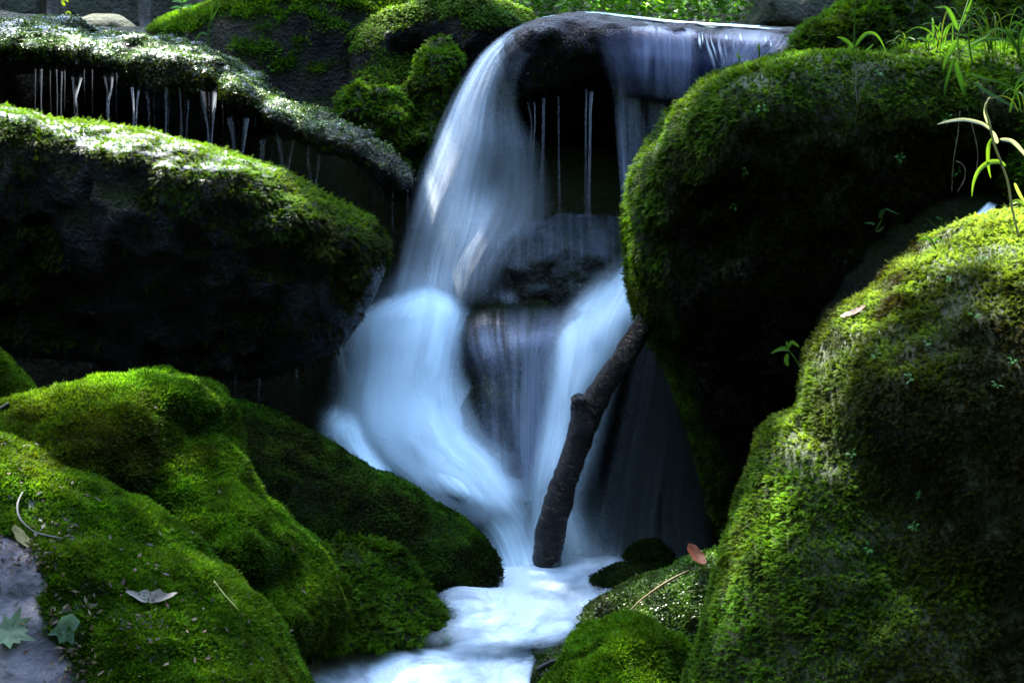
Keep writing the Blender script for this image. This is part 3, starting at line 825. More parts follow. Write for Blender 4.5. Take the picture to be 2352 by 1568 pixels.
L4 = boulder('wet_rock', 'dark wet rock under the right branch of the cascade',
    [(1300, 740), (1340, 660), (1430, 590), (1520, 570), (1560, 700), (1500, 900), (1440, 1100), (1400, 1280), (1260, 1330), (1240, 1100), (1270, 900)],
    7.95, 0.14, 0.16, 0.3, slope=(0, .35), noise=(0.04, 3.5), h=0.016, mat='wet', seed=127)
L3 = boulder('wet_rock', 'dark wet rock under the foaming left branch of the cascade',
    [(770, 760), (900, 700), (1040, 700), (1100, 800), (1130, 980), (1230, 1150), (1260, 1330), (1050, 1400), (900, 1250), (700, 1150), (600, 1000), (640, 880), (740, 840)],
    7.72, 0.2, 0.14, 0.3, slope=(0.0, .42), noise=(0.04, 3), h=0.016, mat='wet', seed=125)
Mr = boulder('overhanging_rock', 'dark slab of rock at the lip of the waterfall with water running over it',
    [(1140, 120), (1180, 75), (1235, 48), (1290, 36), (1360, 33), (1450, 44), (1600, 60), (1720, 66), (1850, 74), (1900, 140), (1850, 235), (1700, 240), (1560, 238), (1440, 235), (1415, 195), (1385, 172),
     (1340, 178), (1290, 205), (1240, 222), (1200, 255), (1165, 258), (1148, 210)],
    8.0, 0.07, 0.20, 1.0, slope=(0.10, -.2), bumps=[(1250, 130, 80, .03)], noise=(0.018, 4), fine=(.014, 15), h=0.012, mat='wetblue', seed=131)
moss(Mr, 'leafy', 11000, 0.013, lambda c, n: np.clip(fbm(c, 7, 3, 29) * 2 + .3, 0, 1) * (c[:, 0] < at(1400, 100, 7.8)[0]) * (n[:, 2] < .75), (OLIVE * .3, GREEN * .25, BROWN * .4), droop=.7, wet=True, seed=59)
R1 = boulder('rock_wall', 'black shaded rock wall behind the falling water',
    [(-400, 72), (300, 98), (560, 185), (800, 300), (1000, 120), (1150, 110), (1500, 110), (1900, 150), (2300, 200), (2300, 1500), (1300, 1400), (600, 1200), (-400, 1000)],
    8.55, 0.2, 0.28, 0.4, slope=(0, .1), noise=(0.10, 1.8), fine=(.03, 9), h=0.03, mat='wet', seed=133, cat='rock wall')

# back left
N1 = boulder('mossy_boulder', 'dark boulder behind the upper left ledge with a bright mossy crest',
    [(330, 78), (380, 48), (450, 26), (560, -10), (700, -60), (880, -70), (960, 60), (1000, 300), (900, 420), (700, 380), (520, 240), (400, 140)],
    8.5, 0.14, 0.26, 0.5, slope=(0.0, .35), noise=(0.05, 2.5), h=0.016, mat='wet', seed=141)
moss(N1, 'tuft', 26000, 0.022, topd(.35, .75, 3, .5), (GREEN * 1.0, LIME * 1.1, OLIVE), up=.3, seed=61, label='sunlit bright green moss on the crest')
N2 = boulder('mossy_boulder', 'dark hollowed boulder just left of the falls with a mossy arched top',
    [(800, 130), (830, 60), (900, 20), (990, -10), (1070, -25), (1130, 8), (1200, 48), (1195, 80), (1140, 110), (1090, 190), (1040, 300), (980, 420), (880, 430), (800, 300)],
    8.3, 0.10, 0.24, 0.5, slope=(0.0, .2), bumps=[(960, 130, 70, -.12)], noise=(0.04, 3), h=0.014, mat='wet', seed=143)
moss(N2, 'leafy', 22000, 0.021, topd(.1, .7, 4, .7), (GREEN * .8, LIME, OLIVE), up=.3, seed=63, label='green moss along the arched top')
N3 = boulder('mossy_rock', 'wide green moss covered knob above the dark end of the left ledge',
    [(800, 265), (828, 225), (862, 202), (900, 194), (935, 210), (945, 250), (935, 310), (915, 350), (880, 340), (830, 300)],
    8.0, 0.06, 0.12, 0.2, noise=(0.055, 7), fine=(.03, 16), h=0.011, seed=145)
moss(N3, 'feather', 22000, 0.024, topd(-1.0, 0.2, 6, .4), (GREEN * 1.0, LIME * .8, OLIVE * .9), droop=.3, up=.4, seed=65)
N4 = boulder('mossy_rock', 'upright narrow moss covered knob right beside the falling water',
    [(938, 215), (952, 160), (975, 115), (1010, 105), (1038, 160), (1048, 235), (1030, 310), (1010, 400), (960, 390), (940, 300)],
    8.05, 0.06, 0.12, 0.2, noise=(0.05, 7), fine=(.03, 16), h=0.011, seed=147)
moss(N4, 'feather', 22000, 0.022, topd(-1.0, 0.2, 6, .5), (GREEN * .8, LIME * .6, OLIVE * .8), droop=.4, up=.4, seed=67)

# back right
O1 = boulder('mossy_boulder', 'dark mossy boulder behind the round boulder, right of the water chute',
    [(1780, 150), (1800, 115), (1840, 85), (1890, 50), (1960, 10), (2050, -30), (2160, -50), (2200, 100), (2150, 230), (1850, 230)],
    7.8, 0.12, 0.2, 0.5, slope=(0, .25), noise=(0.05, 4), h=0.014, seed=151)
moss(O1, 'feather', 17000, 0.03, lambda c, n: np.clip(1.1 - (c[:, 0] - at(1960, 80, 8)[0]) * 3.5, .15, 1), (GREEN * .8, LIME * .45, OLIVE * .5), up=.5, seed=69)
O2 = boulder('mossy_boulder', 'shaded mossy boulder at the top right corner behind the grass tufts',
    [(2110, 110), (2140, 50), (2200, 0), (2300, -60), (2600, -80), (2700, 300), (2150, 300)],
    8.0, 0.16, 0.24, 0.5, slope=(0, .3), noise=(0.05, 3.5), h=0.018, seed=153)
moss(O2, 'feather', 14000, 0.026, topd(-.3, .8, 5, .7, .1), (GREEN * .6, LIME * .5, OLIVE * .6), up=.5, seed=71)
O3 = boulder('mossy_rock', 'green mossy shelf at the right edge under the arching grass',
    [(2070, 118), (2150, 104), (2260, 100), (2400, 92), (2600, 90), (2650, 500), (2340, 460), (2260, 330), (2170, 220), (2100, 160)],
    7.05, 0.14, 0.24, 0.3, slope=(0, .6), noise=(0.03, 4), h=0.014, seed=155)
moss(O3, 'feather', 22000, 0.020, topd(-.6, .2, 5, .6, .2), (GREEN * .95, LIME * .8, OLIVE), up=.5, seed=73)
P_ = boulder('wet_rock', 'dark glistening wet rock between the two right boulders with a small trickle',
    [(1880, 760), (1910, 660), (1950, 570), (2010, 510), (2080, 470), (2180, 438), (2290, 430), (2420, 440), (2450, 700), (2200, 900), (1950, 950)],
    6.85, 0.14, 0.2, 0.3, slope=(0, .5), noise=(0.04, 4), fine=(.02, 14), h=0.014, mat='wet', seed=157)
moss(P_, 'leafy', 9000, 0.014, lambda c, n: np.clip(fbm(c, 5, 3, 39) * 2.2 + .1, 0, 1), (OLIVE * .4, GREEN * .45, BROWN * .4), droop=.5, wet=True, seed=75)

# far rocks
T1 = boulder('rock_slab', 'pale flat rock lying behind the upper left ledge',
    [(110, 62), (150, 42), (230, 34), (275, 36), (310, 64), (300, 90), (120, 90)], 9.2, 0.05, 0.15, 0.2, noise=(0.02, 5), h=0.014, mat='pale', seed=161)
T2 = boulder('rock_slab', 'tall tan rock face behind the tree trunks at upper left',
    [(128, -60), (420, -60), (430, 90), (130, 90)], 10.4, 0.1, 0.2, 0.5, noise=(0.05, 2.5), h=0.03, mat='pale', seed=163)
T3 = boulder('rock_slab', 'grey lichened rock at the top left corner',
    [(-120, -40), (100, -50), (130, 30), (100, 70), (-120, 70)], 9.6, 0.06, 0.2, 0.5, noise=(0.04, 4), h=0.02, mat='pale', seed=165)
T4 = boulder('mossy_rock', 'brown mossy rock bank behind the right end of the waterfall lip',
    [(1700, 62), (1730, 30), (1760, -20), (1960, -60), (2000, 20), (1900, 80), (1700, 84)], 9.6, 0.1, 0.2, 0.5, noise=(0.06, 4), h=0.02, mat='pale', seed=167)
# ------------------------------------------------------------------ water
deep_rows = []
def water_sheet():
    xs = np.linspace(-1.6, 1.3, 90); ys = np.linspace(4.6, 7.95, 110)
    X, Y_ = np.meshgrid(xs, ys, indexing='ij')
    t = np.clip((6.8 - Y_) / 0.25, 0, 1); t = t * t * (3 - 2 * t)
    Z = -0.06 - 0.09 * t - 0.03 * np.clip(6.4 - Y_, 0, 3)
    P = np.stack([X, Y_, Z], -1)
    Z = Z + 0.012 * fbm(P, 4, 3, 3)
    idx = np.arange(X.size).reshape(X.shape)
    q = np.stack([idx[:-1, :-1], idx[1:, :-1], idx[1:, 1:], idx[:-1, 1:]], -1).reshape(-1, 4)
    o = mesh_obj('water', np.stack([X, Y_, Z], -1).reshape(-1, 3), q, M['deep'])
    return tag(o, kind='structure')
pool = water_sheet()

def rowz(py, zs, a, xs):
    return [(x, py if not isinstance(py, (list, tuple)) else py[i], zs[i] if isinstance(zs, (list, tuple)) else zs, a[i]) for i, x in enumerate(xs)]

foam = patch('foam', [
    rowz(1278, .03, (0, .5, .9, .9, .8, .5, .2), (1080, 1140, 1200, 1260, 1330, 1400, 1460)),
    rowz(1310, .03, (.2, .8, 1.2, 1.2, 1, .8, .4), (1040, 1120, 1190, 1260, 1340, 1400, 1450)),
    rowz((1350, 1345, 1345, 1345, 1345, 1345, 1345), (.05, .06, .03, .02, .02, .02, .02), (.7, 1, 1.3, 1.3, 1.0, .8, .3), (970, 1060, 1150, 1240, 1320, 1390, 1440)),
    rowz((1385, 1385, 1385, 1385, 1385, 1380, 1370), (.03, .06, .035, .015, .015, .015, .015), (.7, 1, 1.3, 1.2, .8, .8, .3), (985, 1070, 1160, 1240, 1310, 1380, 1440)),
    rowz((1430, 1428, 1425, 1425, 1420, 1415, 1405), (0, .02, .02, .01, .01, .01, .01), (.6, .9, 1.2, 1.2, 1, .7, .2), (1010, 1085, 1160, 1230, 1300, 1360, 1420)),
    rowz((1468, 1462, 1462, 1462, 1455, 1445, 1435), -.01, (.5, .8, 1.0, 1.0, .9, .6, .2), (980, 1060, 1150, 1220, 1290, 1340, 1390)),
    rowz((1500, 1495, 1492, 1492, 1485, 1475, 1465), -.03, (.4, .5, .6, .6, .5, .3, .1), (930, 1030, 1120, 1200, 1260, 1310, 1360)),
], 'pool', pool, layers=3, dl=.014, z=True, edge=.16, ends=(.12, .25), rough=.012, gain=.62, spread=.04, brk=.8)
foam['label'] = 'white churning foam under the falls'
lf = patch('foam', [
    rowz(1462, -.045, (.3, .5, .6, .7, .8, .8, .6, .2), (610, 730, 820, 920, 1020, 1120, 1220, 1330)),
    rowz(1485, (-.06, -.05, -.04, -.035, -.05, -.055, -.055, -.06), (.5, .7, .9, .9, .7, .7, .6, .2), (600, 720, 810, 910, 1010, 1110, 1200, 1290)),
    rowz(1515, (-.08, -.07, -.06, -.045, -.05, -.07, -.07, -.07), (.5, .6, .7, 1.1, .9, .6, .6, .2), (610, 720, 800, 890, 990, 1090, 1170, 1240)),
    rowz(1555, (-.09, -.09, -.08, -.07, -.055, -.075, -.08, -.08), (.5, .5, .6, .8, 1.1, .7, .7, .3), (620, 730, 810, 890, 980, 1080, 1150, 1220)),
    rowz(1620, -.10, (.4, .5, .5, .7, .9, .6, .6, .3), (620, 740, 820, 900, 980, 1080, 1150, 1220)),
    rowz(1680, -.11, (.4, .5, .5, .6, .7, .6, .5, .3), (620, 740, 820, 900, 980, 1080, 1150, 1220)),
], 'pool', pool, layers=2, dl=.01, z=True, edge=.03, ends=(.08, .05), rough=.010, seed=4, gain=.75, brk=.8)
lf['label'] = 'thin grey froth on the lower run'

# the waterfall, one thing made of its veils
WF = empty('waterfall', 'silky white waterfall pouring over the dark lip and foaming down into the pool', 'waterfall', loc=tuple(at(1200, 1300, 7.3)))
bpy.context.view_layer.update()
def wpatch(nm, *a, label=None, **k):
    o = patch(nm, *a, **k)
    o.parent = WF; o.matrix_parent_inverse = WF.matrix_world.inverted()
    if label: o['label'] = label
    return o
wpatch('veil', [
    [(1215, 50, 8.3, .25), (1250, 42, 8.3, .2), (1300, 36, 8.3, .15), (1350, 33, 8.25, .05), (1380, 33, 8.25, 0)],
    [(1160, 76, 7.95, .55), (1185, 74, 7.9, .35), (1225, 72, 7.88, .2), (1265, 74, 7.86, .1), (1290, 80, 7.86, 0)],
    [(1100, 128, 7.9, 1.1), (1128, 126, 7.84, 1.0), (1158, 130, 7.78, .5), (1190, 150, 7.76, .15), (1205, 170, 7.76, 0)],
    [(1050, 205, 7.86, .9), (1084, 210, 7.79, .95), (1120, 222, 7.75, .6), (1165, 250, 7.8, .25), (1200, 262, 7.8, .03)],
    [(1008, 300, 7.84, .8), (1048, 310, 7.76, .8), (1105, 320, 7.72, .40), (1175, 330, 7.8, .25), (1240, 335, 7.8, .04)],
    [(968, 400, 7.82, .75), (1015, 410, 7.74, .7), (1085, 420, 7.70, .42), (1175, 420, 7.78, .2), (1262, 420, 7.8, .04)],
    [(934, 500, 7.80, .7), (985, 510, 7.72, .65), (1065, 520, 7.68, .72), (1150, 510, 7.66, .26), (1262, 505, 7.66, .07)],
    [(908, 600, 7.78, .65), (960, 610, 7.70, .6), (1035, 620, 7.68, .75), (1100, 600, 7.62, .34), (1180, 580, 7.62, .06)],
    [(885, 700, 7.74, .5), (945, 715, 7.64, .6), (1025, 715, 7.64, .6), (1085, 710, 7.60, .3), (1130, 690, 7.60, 0)]],
    'veil', layers=4, dl=.03, edge=.16, ends=(.06, .10), gain=.23, spread=.06, brk=.8, seed=7, label='main curved veil of falling water on the left')
wpatch('veil', [
    [(1402, 190, 7.88, .5), (1430, 195, 7.86, .35), (1470, 215, 7.86, .3), (1510, 230, 7.86, .3), (1550, 228, 7.86, .3), (1600, 225, 7.86, .3)],
    [(1412, 300, 7.88, .5), (1438, 300, 7.86, .35), (1470, 310, 7.86, .25), (1508, 320, 7.86, .25), (1550, 330, 7.86, .2), (1600, 330, 7.86, .1)],
    [(1422, 420, 7.88, .4), (1445, 420, 7.86, .3), (1470, 420, 7.86, .2), (1506, 430, 7.86, .2), (1550, 430, 7.86, .2), (1600, 430, 7.86, .1)],
    [(1428, 560, 7.88, .3), (1448, 560, 7.86, .25), (1470, 560, 7.86, .2), (1506, 560, 7.86, .2), (1550, 560, 7.86, .2), (1600, 560, 7.86, .1)]],
    'thin', layers=2, edge=.10, ends=(.12, .1), gain=.65, brk=.8, label='thin streaky curtain on the right of the fall')
wpatch('film', [
    [(1330, 36, 8.0, .3), (1450, 46, 8.0, .8), (1560, 58, 8.0, .9), (1680, 66, 8.0, .9), (1780, 70, 8.0, .8), (1840, 74, 8.0, .6)],
    [(1345, 60, 7.80, .1), (1455, 66, 7.79, .8), (1560, 76, 7.78, .9), (1660, 84, 7.76, .9), (1760, 90, 7.75, .8), (1825, 96, 7.75, .6)],
    [(1365, 110, 7.73, .1), (1460, 115, 7.72, .7), (1560, 125, 7.71, .8), (1650, 130, 7.69, .8), (1735, 130, 7.68, .8), (1800, 130, 7.68, .6)],
    [(1385, 165, 7.71, .2), (1460, 170, 7.70, .6), (1560, 180, 7.69, .7), (1640, 180, 7.67, .7), (1710, 180, 7.66, .6), (1780, 185, 7.66, .5)],
    [(1398, 215, 7.72, .2), (1460, 225, 7.71, .5), (1560, 235, 7.70, .6), (1630, 240, 7.68, .6), (1690, 240, 7.67, .5), (1750, 240, 7.67, .4)]],
    'lipfilm', edge=.12, ends=(.02, .30), gain=.95, brk=.6, label='dark blue film of water sliding over the lip')
wpatch('film', [
    [(1330, 36, 7.980, 0.08), (1450, 46, 7.980, 0.22), (1560, 58, 7.980, 0.25), (1680, 66, 7.980, 0.25), (1780, 70, 7.980, 0.22), (1840, 74, 7.980, 0.17)],
    [(1345, 60, 7.780, 0.03), (1455, 66, 7.770, 0.22), (1560, 76, 7.760, 0.25), (1660, 84, 7.740, 0.25), (1760, 90, 7.730, 0.22), (1825, 96, 7.730, 0.17)],
    [(1365, 110, 7.710, 0.03), (1460, 115, 7.700, 0.20), (1560, 125, 7.690, 0.22), (1650, 130, 7.670, 0.22), (1735, 130, 7.660, 0.22), (1800, 130, 7.660, 0.17)],
    [(1385, 165, 7.690, 0.06), (1460, 170, 7.680, 0.17), (1560, 180, 7.670, 0.20), (1640, 180, 7.650, 0.20), (1710, 180, 7.640, 0.17), (1780, 185, 7.640, 0.14)],
    [(1398, 215, 7.700, 0.06), (1460, 225, 7.690, 0.14), (1560, 235, 7.680, 0.17), (1630, 240, 7.660, 0.17), (1690, 240, 7.650, 0.14), (1750, 240, 7.650, 0.11)]],
    'thin', edge=.12, ends=(.02, .1), brk=1.6, gain=.32, label='pale streaks in the lip water')
for k, (x, y0, y1, lean, wd) in enumerate([(1622, 84, 182, 26, 3.5), (1632, 82, 150, 18, 2), (1650, 86, 178, 18, 4.5), (1662, 84, 170, 12, 2.5), (1684, 86, 176, 10, 4), (1692, 84, 140, 8, 2), (1716, 92, 152, 10, 5), (1728, 88, 130, 8, 2), (1745, 90, 142, 8, 2.5),
        (1700, 80, 102, 4, 3), (1606, 82, 116, 3, 3.5), (1613, 80, 104, 2, 2), (1770, 94, 112, 2, 2.5), (1668, 82, 96, 1, 3), (1758, 86, 104, 2, 2)]):
    wpatch('streak', [[(x - wd * .4, y0 - 4, 7.82, 0), (x, y0 - 6, 7.80, .3), (x + wd * .4, y0 - 4, 7.82, 0)],
                      [(x - wd * .8 + lean * .1, y0 * .8 + y1 * .2, 7.76, 1.0), (x + lean * .1, y0 * .8 + y1 * .2, 7.74, 1.2), (x + wd + lean * .15, y0 * .8 + y1 * .2, 7.76, .9)],
                      [(x - wd + lean * .4, y0 * .5 + y1 * .5, 7.72, .7), (x + lean * .5, y0 * .5 + y1 * .5, 7.70, .9), (x + wd + lean * .6, y0 * .5 + y1 * .5, 7.72, .6)],
                      [(x - wd * 1.4 + lean, y1, 7.70, .2), (x + lean, y1, 7.68, .35), (x + wd * 1.4 + lean, y1, 7.70, .2)]], 'veil', edge=.45, ends=(.12, .45), gain=.9)
wpatch('chute', [
    [(1760, 76, 8.0, .3), (1800, 70, 8.0, .6), (1835, 66, 8.0, .3)],
    [(1728, 110, 7.85, .3), (1770, 105, 7.84, .6), (1812, 95, 7.85, .3)],
    [(1690, 150, 7.72, .3), (1730, 148, 7.70, .6), (1770, 140, 7.72, .3)],
    [(1650, 200, 7.66, .2), (1690, 200, 7.64, .5), (1730, 200, 7.66, .2)]], 'veil', edge=.25, ends=(.1, .1), label='slanting chute at the right end of the lip')
wpatch('lip_water', [
    [(1240, 47, 8.02, .9), (1300, 37, 8.02, .4), (1360, 32, 8.02, .6), (1450, 41, 8.02, .8), (1560, 53, 8.02, .9), (1700, 62, 8.02, .9), (1830, 71, 8.02, .8)],
    [(1240, 44, 8.4, .9), (1300, 34, 8.4, .4), (1360, 29, 8.4, .5), (1450, 38, 8.4, .8), (1560, 50, 8.4, .9), (1700, 58, 8.4, .9), (1830, 67, 8.4, .8)],
    [(1240, 40, 8.8, .5), (1300, 31, 8.8, .3), (1360, 27, 8.8, .3), (1450, 36, 8.8, .5), (1560, 48, 8.8, .5), (1700, 56, 8.8, .5), (1830, 65, 8.8, .5)]],
    'foam', edge=.04, ends=(0, .2), label='bright water skin on top of the lip')
wpatch('cascade', [
    [(850, 705, 7.70, .1), (925, 672, 7.66, .2), (980, 658, 7.64, .55), (1030, 668, 7.64, .4), (1066, 694, 7.66, .1), (1092, 724, 7.68, 0)],
    [(805, 735, 7.64, .5), (885, 720, 7.58, .8), (975, 702, 7.54, 1.1), (1030, 716, 7.56, .8), (1062, 742, 7.60, .3), (1086, 770, 7.62, 0)],
    [(785, 810, 7.56, .6), (868, 815, 7.50, .9), (950, 815, 7.46, 1.2), (1008, 820, 7.48, .9), (1040, 835, 7.52, .3), (1062, 850, 7.55, .05)],
    [(770, 890, 7.50, .4), (850, 905, 7.44, .8), (930, 905, 7.40, 1.3), (985, 905, 7.42, .9), (1040, 915, 7.46, .5), (1110, 925, 7.50, .25)],
    [(770, 960, 7.46, .5), (840, 985, 7.38, .7), (930, 980, 7.34, 1.3), (1000, 985, 7.36, 1.0), (1070, 990, 7.42, .7), (1150, 992, 7.46, .35)],
    [(800, 1040, 7.42, .7), (890, 1060, 7.34, 1.1), (970, 1052, 7.30, 1.3), (1050, 1060, 7.32, 1.1), (1140, 1062, 7.38, 1.0), (1225, 1050, 7.40, .6)],
    [(905, 1100, 7.38, .7), (985, 1130, 7.30, 1.1), (1050, 1130, 7.26, 1.2), (1120, 1132, 7.28, 1.1), (1185, 1130, 7.34, 1.0), (1255, 1120, 7.38, .7)],
    [(1010, 1160, 7.40, .7), (1075, 1198, 7.34, 1.1), (1130, 1200, 7.32, 1.2), (1178, 1200, 7.33, 1.1), (1222, 1200, 7.36, 1.0), (1280, 1190, 7.38, .8)],
    [(1085, 1245, 7.38, .7), (1130, 1272, 7.33, 1.0), (1168, 1280, 7.31, 1.1), (1205, 1285, 7.32, 1.0), (1250, 1285, 7.34, 1.0), (1305, 1275, 7.36, .8)],
    [(1100, 1320, 7.30, .7), (1140, 1330, 7.26, .9), (1175, 1332, 7.24, 1.0), (1215, 1332, 7.24, .9), (1255, 1328, 7.26, .7), (1300, 1318, 7.30, .5)]],
    'foam', layers=5, dl=.035, edge=.22, ends=(.10, .12), rough=.05, gain=.58, spread=.08, brk=.7, seed=3, label='foaming left branch of the lower cascade')
wpatch('cascade', [
    [(1370, 640, 7.80, 0), (1405, 615, 7.78, .15), (1440, 595, 7.76, .25), (1475, 580, 7.74, .3), (1520, 580, 7.74, .3)],
    [(1300, 700, 7.70, .1), (1360, 680, 7.68, .35), (1410, 660, 7.64, .6), (1455, 645, 7.62, .7), (1500, 655, 7.62, .6)],
    [(1252, 770, 7.60, .1), (1312, 760, 7.54, .7), (1362, 745, 7.50, 1.0), (1412, 730, 7.50, 1.0), (1475, 745, 7.54, .6)],
    [(1240, 835, 7.56, .15), (1302, 840, 7.48, .9), (1345, 828, 7.44, 1.3), (1390, 820, 7.45, 1.0), (1445, 830, 7.50, .5)],
    [(1230, 930, 7.50, .2), (1275, 930, 7.44, .5), (1312, 930, 7.40, .65), (1355, 930, 7.42, .55), (1410, 930, 7.46, .3)],
    [(1212, 1050, 7.44, .25), (1250, 1050, 7.38, .5), (1285, 1050, 7.36, .6), (1322, 1050, 7.38, .4), (1375, 1050, 7.42, .18)],
    [(1196, 1170, 7.40, .4), (1235, 1170, 7.33, .6), (1265, 1170, 7.30, .65), (1300, 1170, 7.32, .5), (1350, 1170, 7.36, .18)],
    [(1185, 1310, 7.34, .5), (1230, 1310, 7.26, .7), (1270, 1310, 7.22, .7), (1320, 1305, 7.24, .6), (1400, 1300, 7.28, .3)]],
    'foam', layers=4, dl=.035, edge=.25, ends=(.05, .1), rough=.05, gain=.62, spread=.07, brk=.5, seed=5, label='right branch of the lower cascade behind the branch')
wpatch('film', [
    [(1050, 770, 7.50, .1), (1100, 715, 7.56, .35), (1180, 700, 7.56, .4), (1270, 698, 7.56, .45), (1340, 690, 7.56, .3)],
    [(1062, 820, 7.44, .2), (1110, 790, 7.42, .4), (1180, 780, 7.38, .45), (1260, 775, 7.40, .5), (1320, 780, 7.44, .3)],
    [(1080, 880, 7.42, .15), (1130, 870, 7.38, .25), (1185, 860, 7.36, .3), (1245, 850, 7.38, .4), (1300, 850, 7.42, .3)],
    [(1085, 960, 7.40, .35), (1135, 960, 7.37, .3), (1185, 960, 7.36, .35), (1240, 960, 7.37, .4), (1290, 960, 7.40, .3)],
    [(1100, 1060, 7.38, .45), (1145, 1070, 7.35, .35), (1190, 1075, 7.34, .3), (1235, 1070, 7.35, .4), (1270, 1060, 7.38, .4)],
    [(1140, 1140, 7.34, .5), (1170, 1150, 7.32, .4), (1200, 1155, 7.31, .4), (1230, 1150, 7.32, .4), (1260, 1140, 7.34, .4)]],
    'thin', layers=3, dl=.02, edge=.3, ends=(.30, .25), rough=.02, gain=.42, spread=.1, brk=1.4, label='thin dim film running down the middle rock')
wpatch('veil', [
    [(1470, 740, 7.62, .1), (1500, 760, 7.6, .1), (1540, 790, 7.6, .12), (1570, 830, 7.6, .08), (1590, 860, 7.62, .04)],
    [(1430, 900, 7.56, .14), (1480, 900, 7.54, .10), (1530, 900, 7.54, .10), (1580, 920, 7.54, .08), (1610, 940, 7.56, .04)],
    [(1390, 1060, 7.5, .16), (1450, 1060, 7.48, .10), (1510, 1060, 7.48, .10), (1570, 1070, 7.48, .08), (1630, 1080, 7.5, .04)],
    [(1350, 1200, 7.44, .26), (1420, 1200, 7.42, .12), (1490, 1200, 7.42, .10), (1560, 1200, 7.42, .08), (1640, 1200, 7.44, .05)],
    [(1330, 1310, 7.36, .4), (1410, 1305, 7.34, .25), (1490, 1300, 7.34, .15), (1570, 1300, 7.34, .1), (1650, 1300, 7.36, .05)]],
    'veil', edge=.15, ends=(.1, .1), gain=.32, label='very faint dark curtain right of the branch')
wpatch('spray', [
    [(735, 935, 7.44, .2), (770, 922, 7.40, .5), (815, 930, 7.40, .4), (860, 950, 7.42, .2)],
    [(728, 975, 7.36, .5), (772, 968, 7.30, 1.2), (820, 975, 7.30, .9), (870, 990, 7.34, .4)],
    [(735, 1015, 7.32, .5), (785, 1015, 7.26, 1.0), (840, 1025, 7.26, .9), (895, 1040, 7.30, .5)],
    [(775, 1055, 7.30, .4), (830, 1065, 7.24, .8), (885, 1080, 7.24, .8), (940, 1100, 7.28, .6)],
    [(870, 1095, 7.28, .3), (920, 1120, 7.22, .7), (970, 1145, 7.22, .7), (1020, 1160, 7.26, .6)]],
    'foam', layers=4, dl=.04, edge=.35, ends=(.3, .2), rough=.08, gain=.55, spread=.15, brk=.7, label='sparkling spray thrown to the left')
wpatch('mist', [
    [(840, 640, 7.50, .05), (915, 610, 7.48, .22), (980, 610, 7.48, .28), (1050, 630, 7.5, .2), (1110, 650, 7.5, .05)],
    [(790, 740, 7.44, .15), (870, 730, 7.42, .32), (960, 730, 7.42, .45), (1040, 740, 7.44, .2), (1090, 760, 7.46, .05)],
    [(765, 870, 7.38, .15), (855, 870, 7.34, .30), (940, 870, 7.34, .42), (1020, 880, 7.36, .2), (1080, 890, 7.38, .05)],
    [(735, 980, 7.30, .18), (850, 1000, 7.26, .30), (960, 1000, 7.26, .40), (1060, 1000, 7.28, .25), (1140, 1000, 7.30, .08)],
    [(850, 1090, 7.26, .15), (945, 1110, 7.22, .30), (1040, 1120, 7.22, .40), (1130, 1110, 7.22, .30), (1230, 1100, 7.26, .15)],
    [(960, 1170, 7.24, .15), (1040, 1210, 7.20, .3), (1120, 1220, 7.18, .35), (1190, 1215, 7.20, .35), (1270, 1210, 7.24, .2)]],
    'mist', layers=3, dl=.03, edge=.45, ends=(.35, .3), spread=.08, brk=.9, gain=.85, seed=11, label='soft mist in front of the left branch')
wpatch('mist', [
    [(1330, 650, 7.58, .05), (1380, 610, 7.56, .15), (1440, 580, 7.55, .25), (1520, 590, 7.55, .15)],
    [(1265, 730, 7.46, .10), (1320, 710, 7.42, .28), (1390, 700, 7.40, .40), (1490, 720, 7.42, .25)],
    [(1235, 830, 7.40, .08), (1290, 830, 7.36, .30), (1350, 820, 7.34, .48), (1440, 830, 7.38, .2)],
    [(1220, 960, 7.36, .10), (1275, 960, 7.32, .22), (1330, 960, 7.30, .32), (1410, 960, 7.34, .12)],
    [(1200, 1090, 7.33, .15), (1250, 1090, 7.28, .26), (1310, 1090, 7.26, .28), (1390, 1090, 7.30, .12)],
    [(1170, 1200, 7.32, .2), (1230, 1200, 7.31, .25), (1320, 1200, 7.31, .22), (1420, 1200, 7.32, .1)],
    [(1120, 1285, 7.30, .25), (1220, 1285, 7.29, .3), (1320, 1285, 7.29, .28), (1440, 1285, 7.30, .15)],
    [(1110, 1350, 7.14, .5), (1230, 1352, 7.10, .7), (1330, 1348, 7.10, .65), (1450, 1340, 7.14, .3)]],
    'mist', layers=3, dl=.03, edge=.4, ends=(.3, .2), spread=.08, brk=.9, gain=.8, seed=13, label='soft mist around the right branch')
wpatch('thread', [
    [(764, 790, 7.5, .2), (775, 790, 7.49, .5), (790, 790, 7.5, .2)],
    [(772, 850, 7.5, .2), (786, 850, 7.49, .5), (802, 850, 7.5, .2)],
    [(785, 925, 7.5, .2), (798, 925, 7.49, .45), (812, 925, 7.5, .2)]], 'drip', edge=.3, ends=(.1, .2))
bpy.context.view_layer.update()
tw = patch('water_trickle', [
    [(2270, 462, 6.72, .5), (2282, 466, 6.72, .7), (2292, 470, 6.72, .3)],
    [(2240, 492, 6.66, .6), (2258, 496, 6.66, 1.0), (2276, 500, 6.66, .4)],
    [(2215, 530, 6.60, .3), (2236, 534, 6.60, .8), (2262, 538, 6.60, .3)]], 'veil', None, edge=.3, ends=(.2, .2))
tag(tw, 'short white trickle sliding off the wet rock at the right edge', 'trickle')

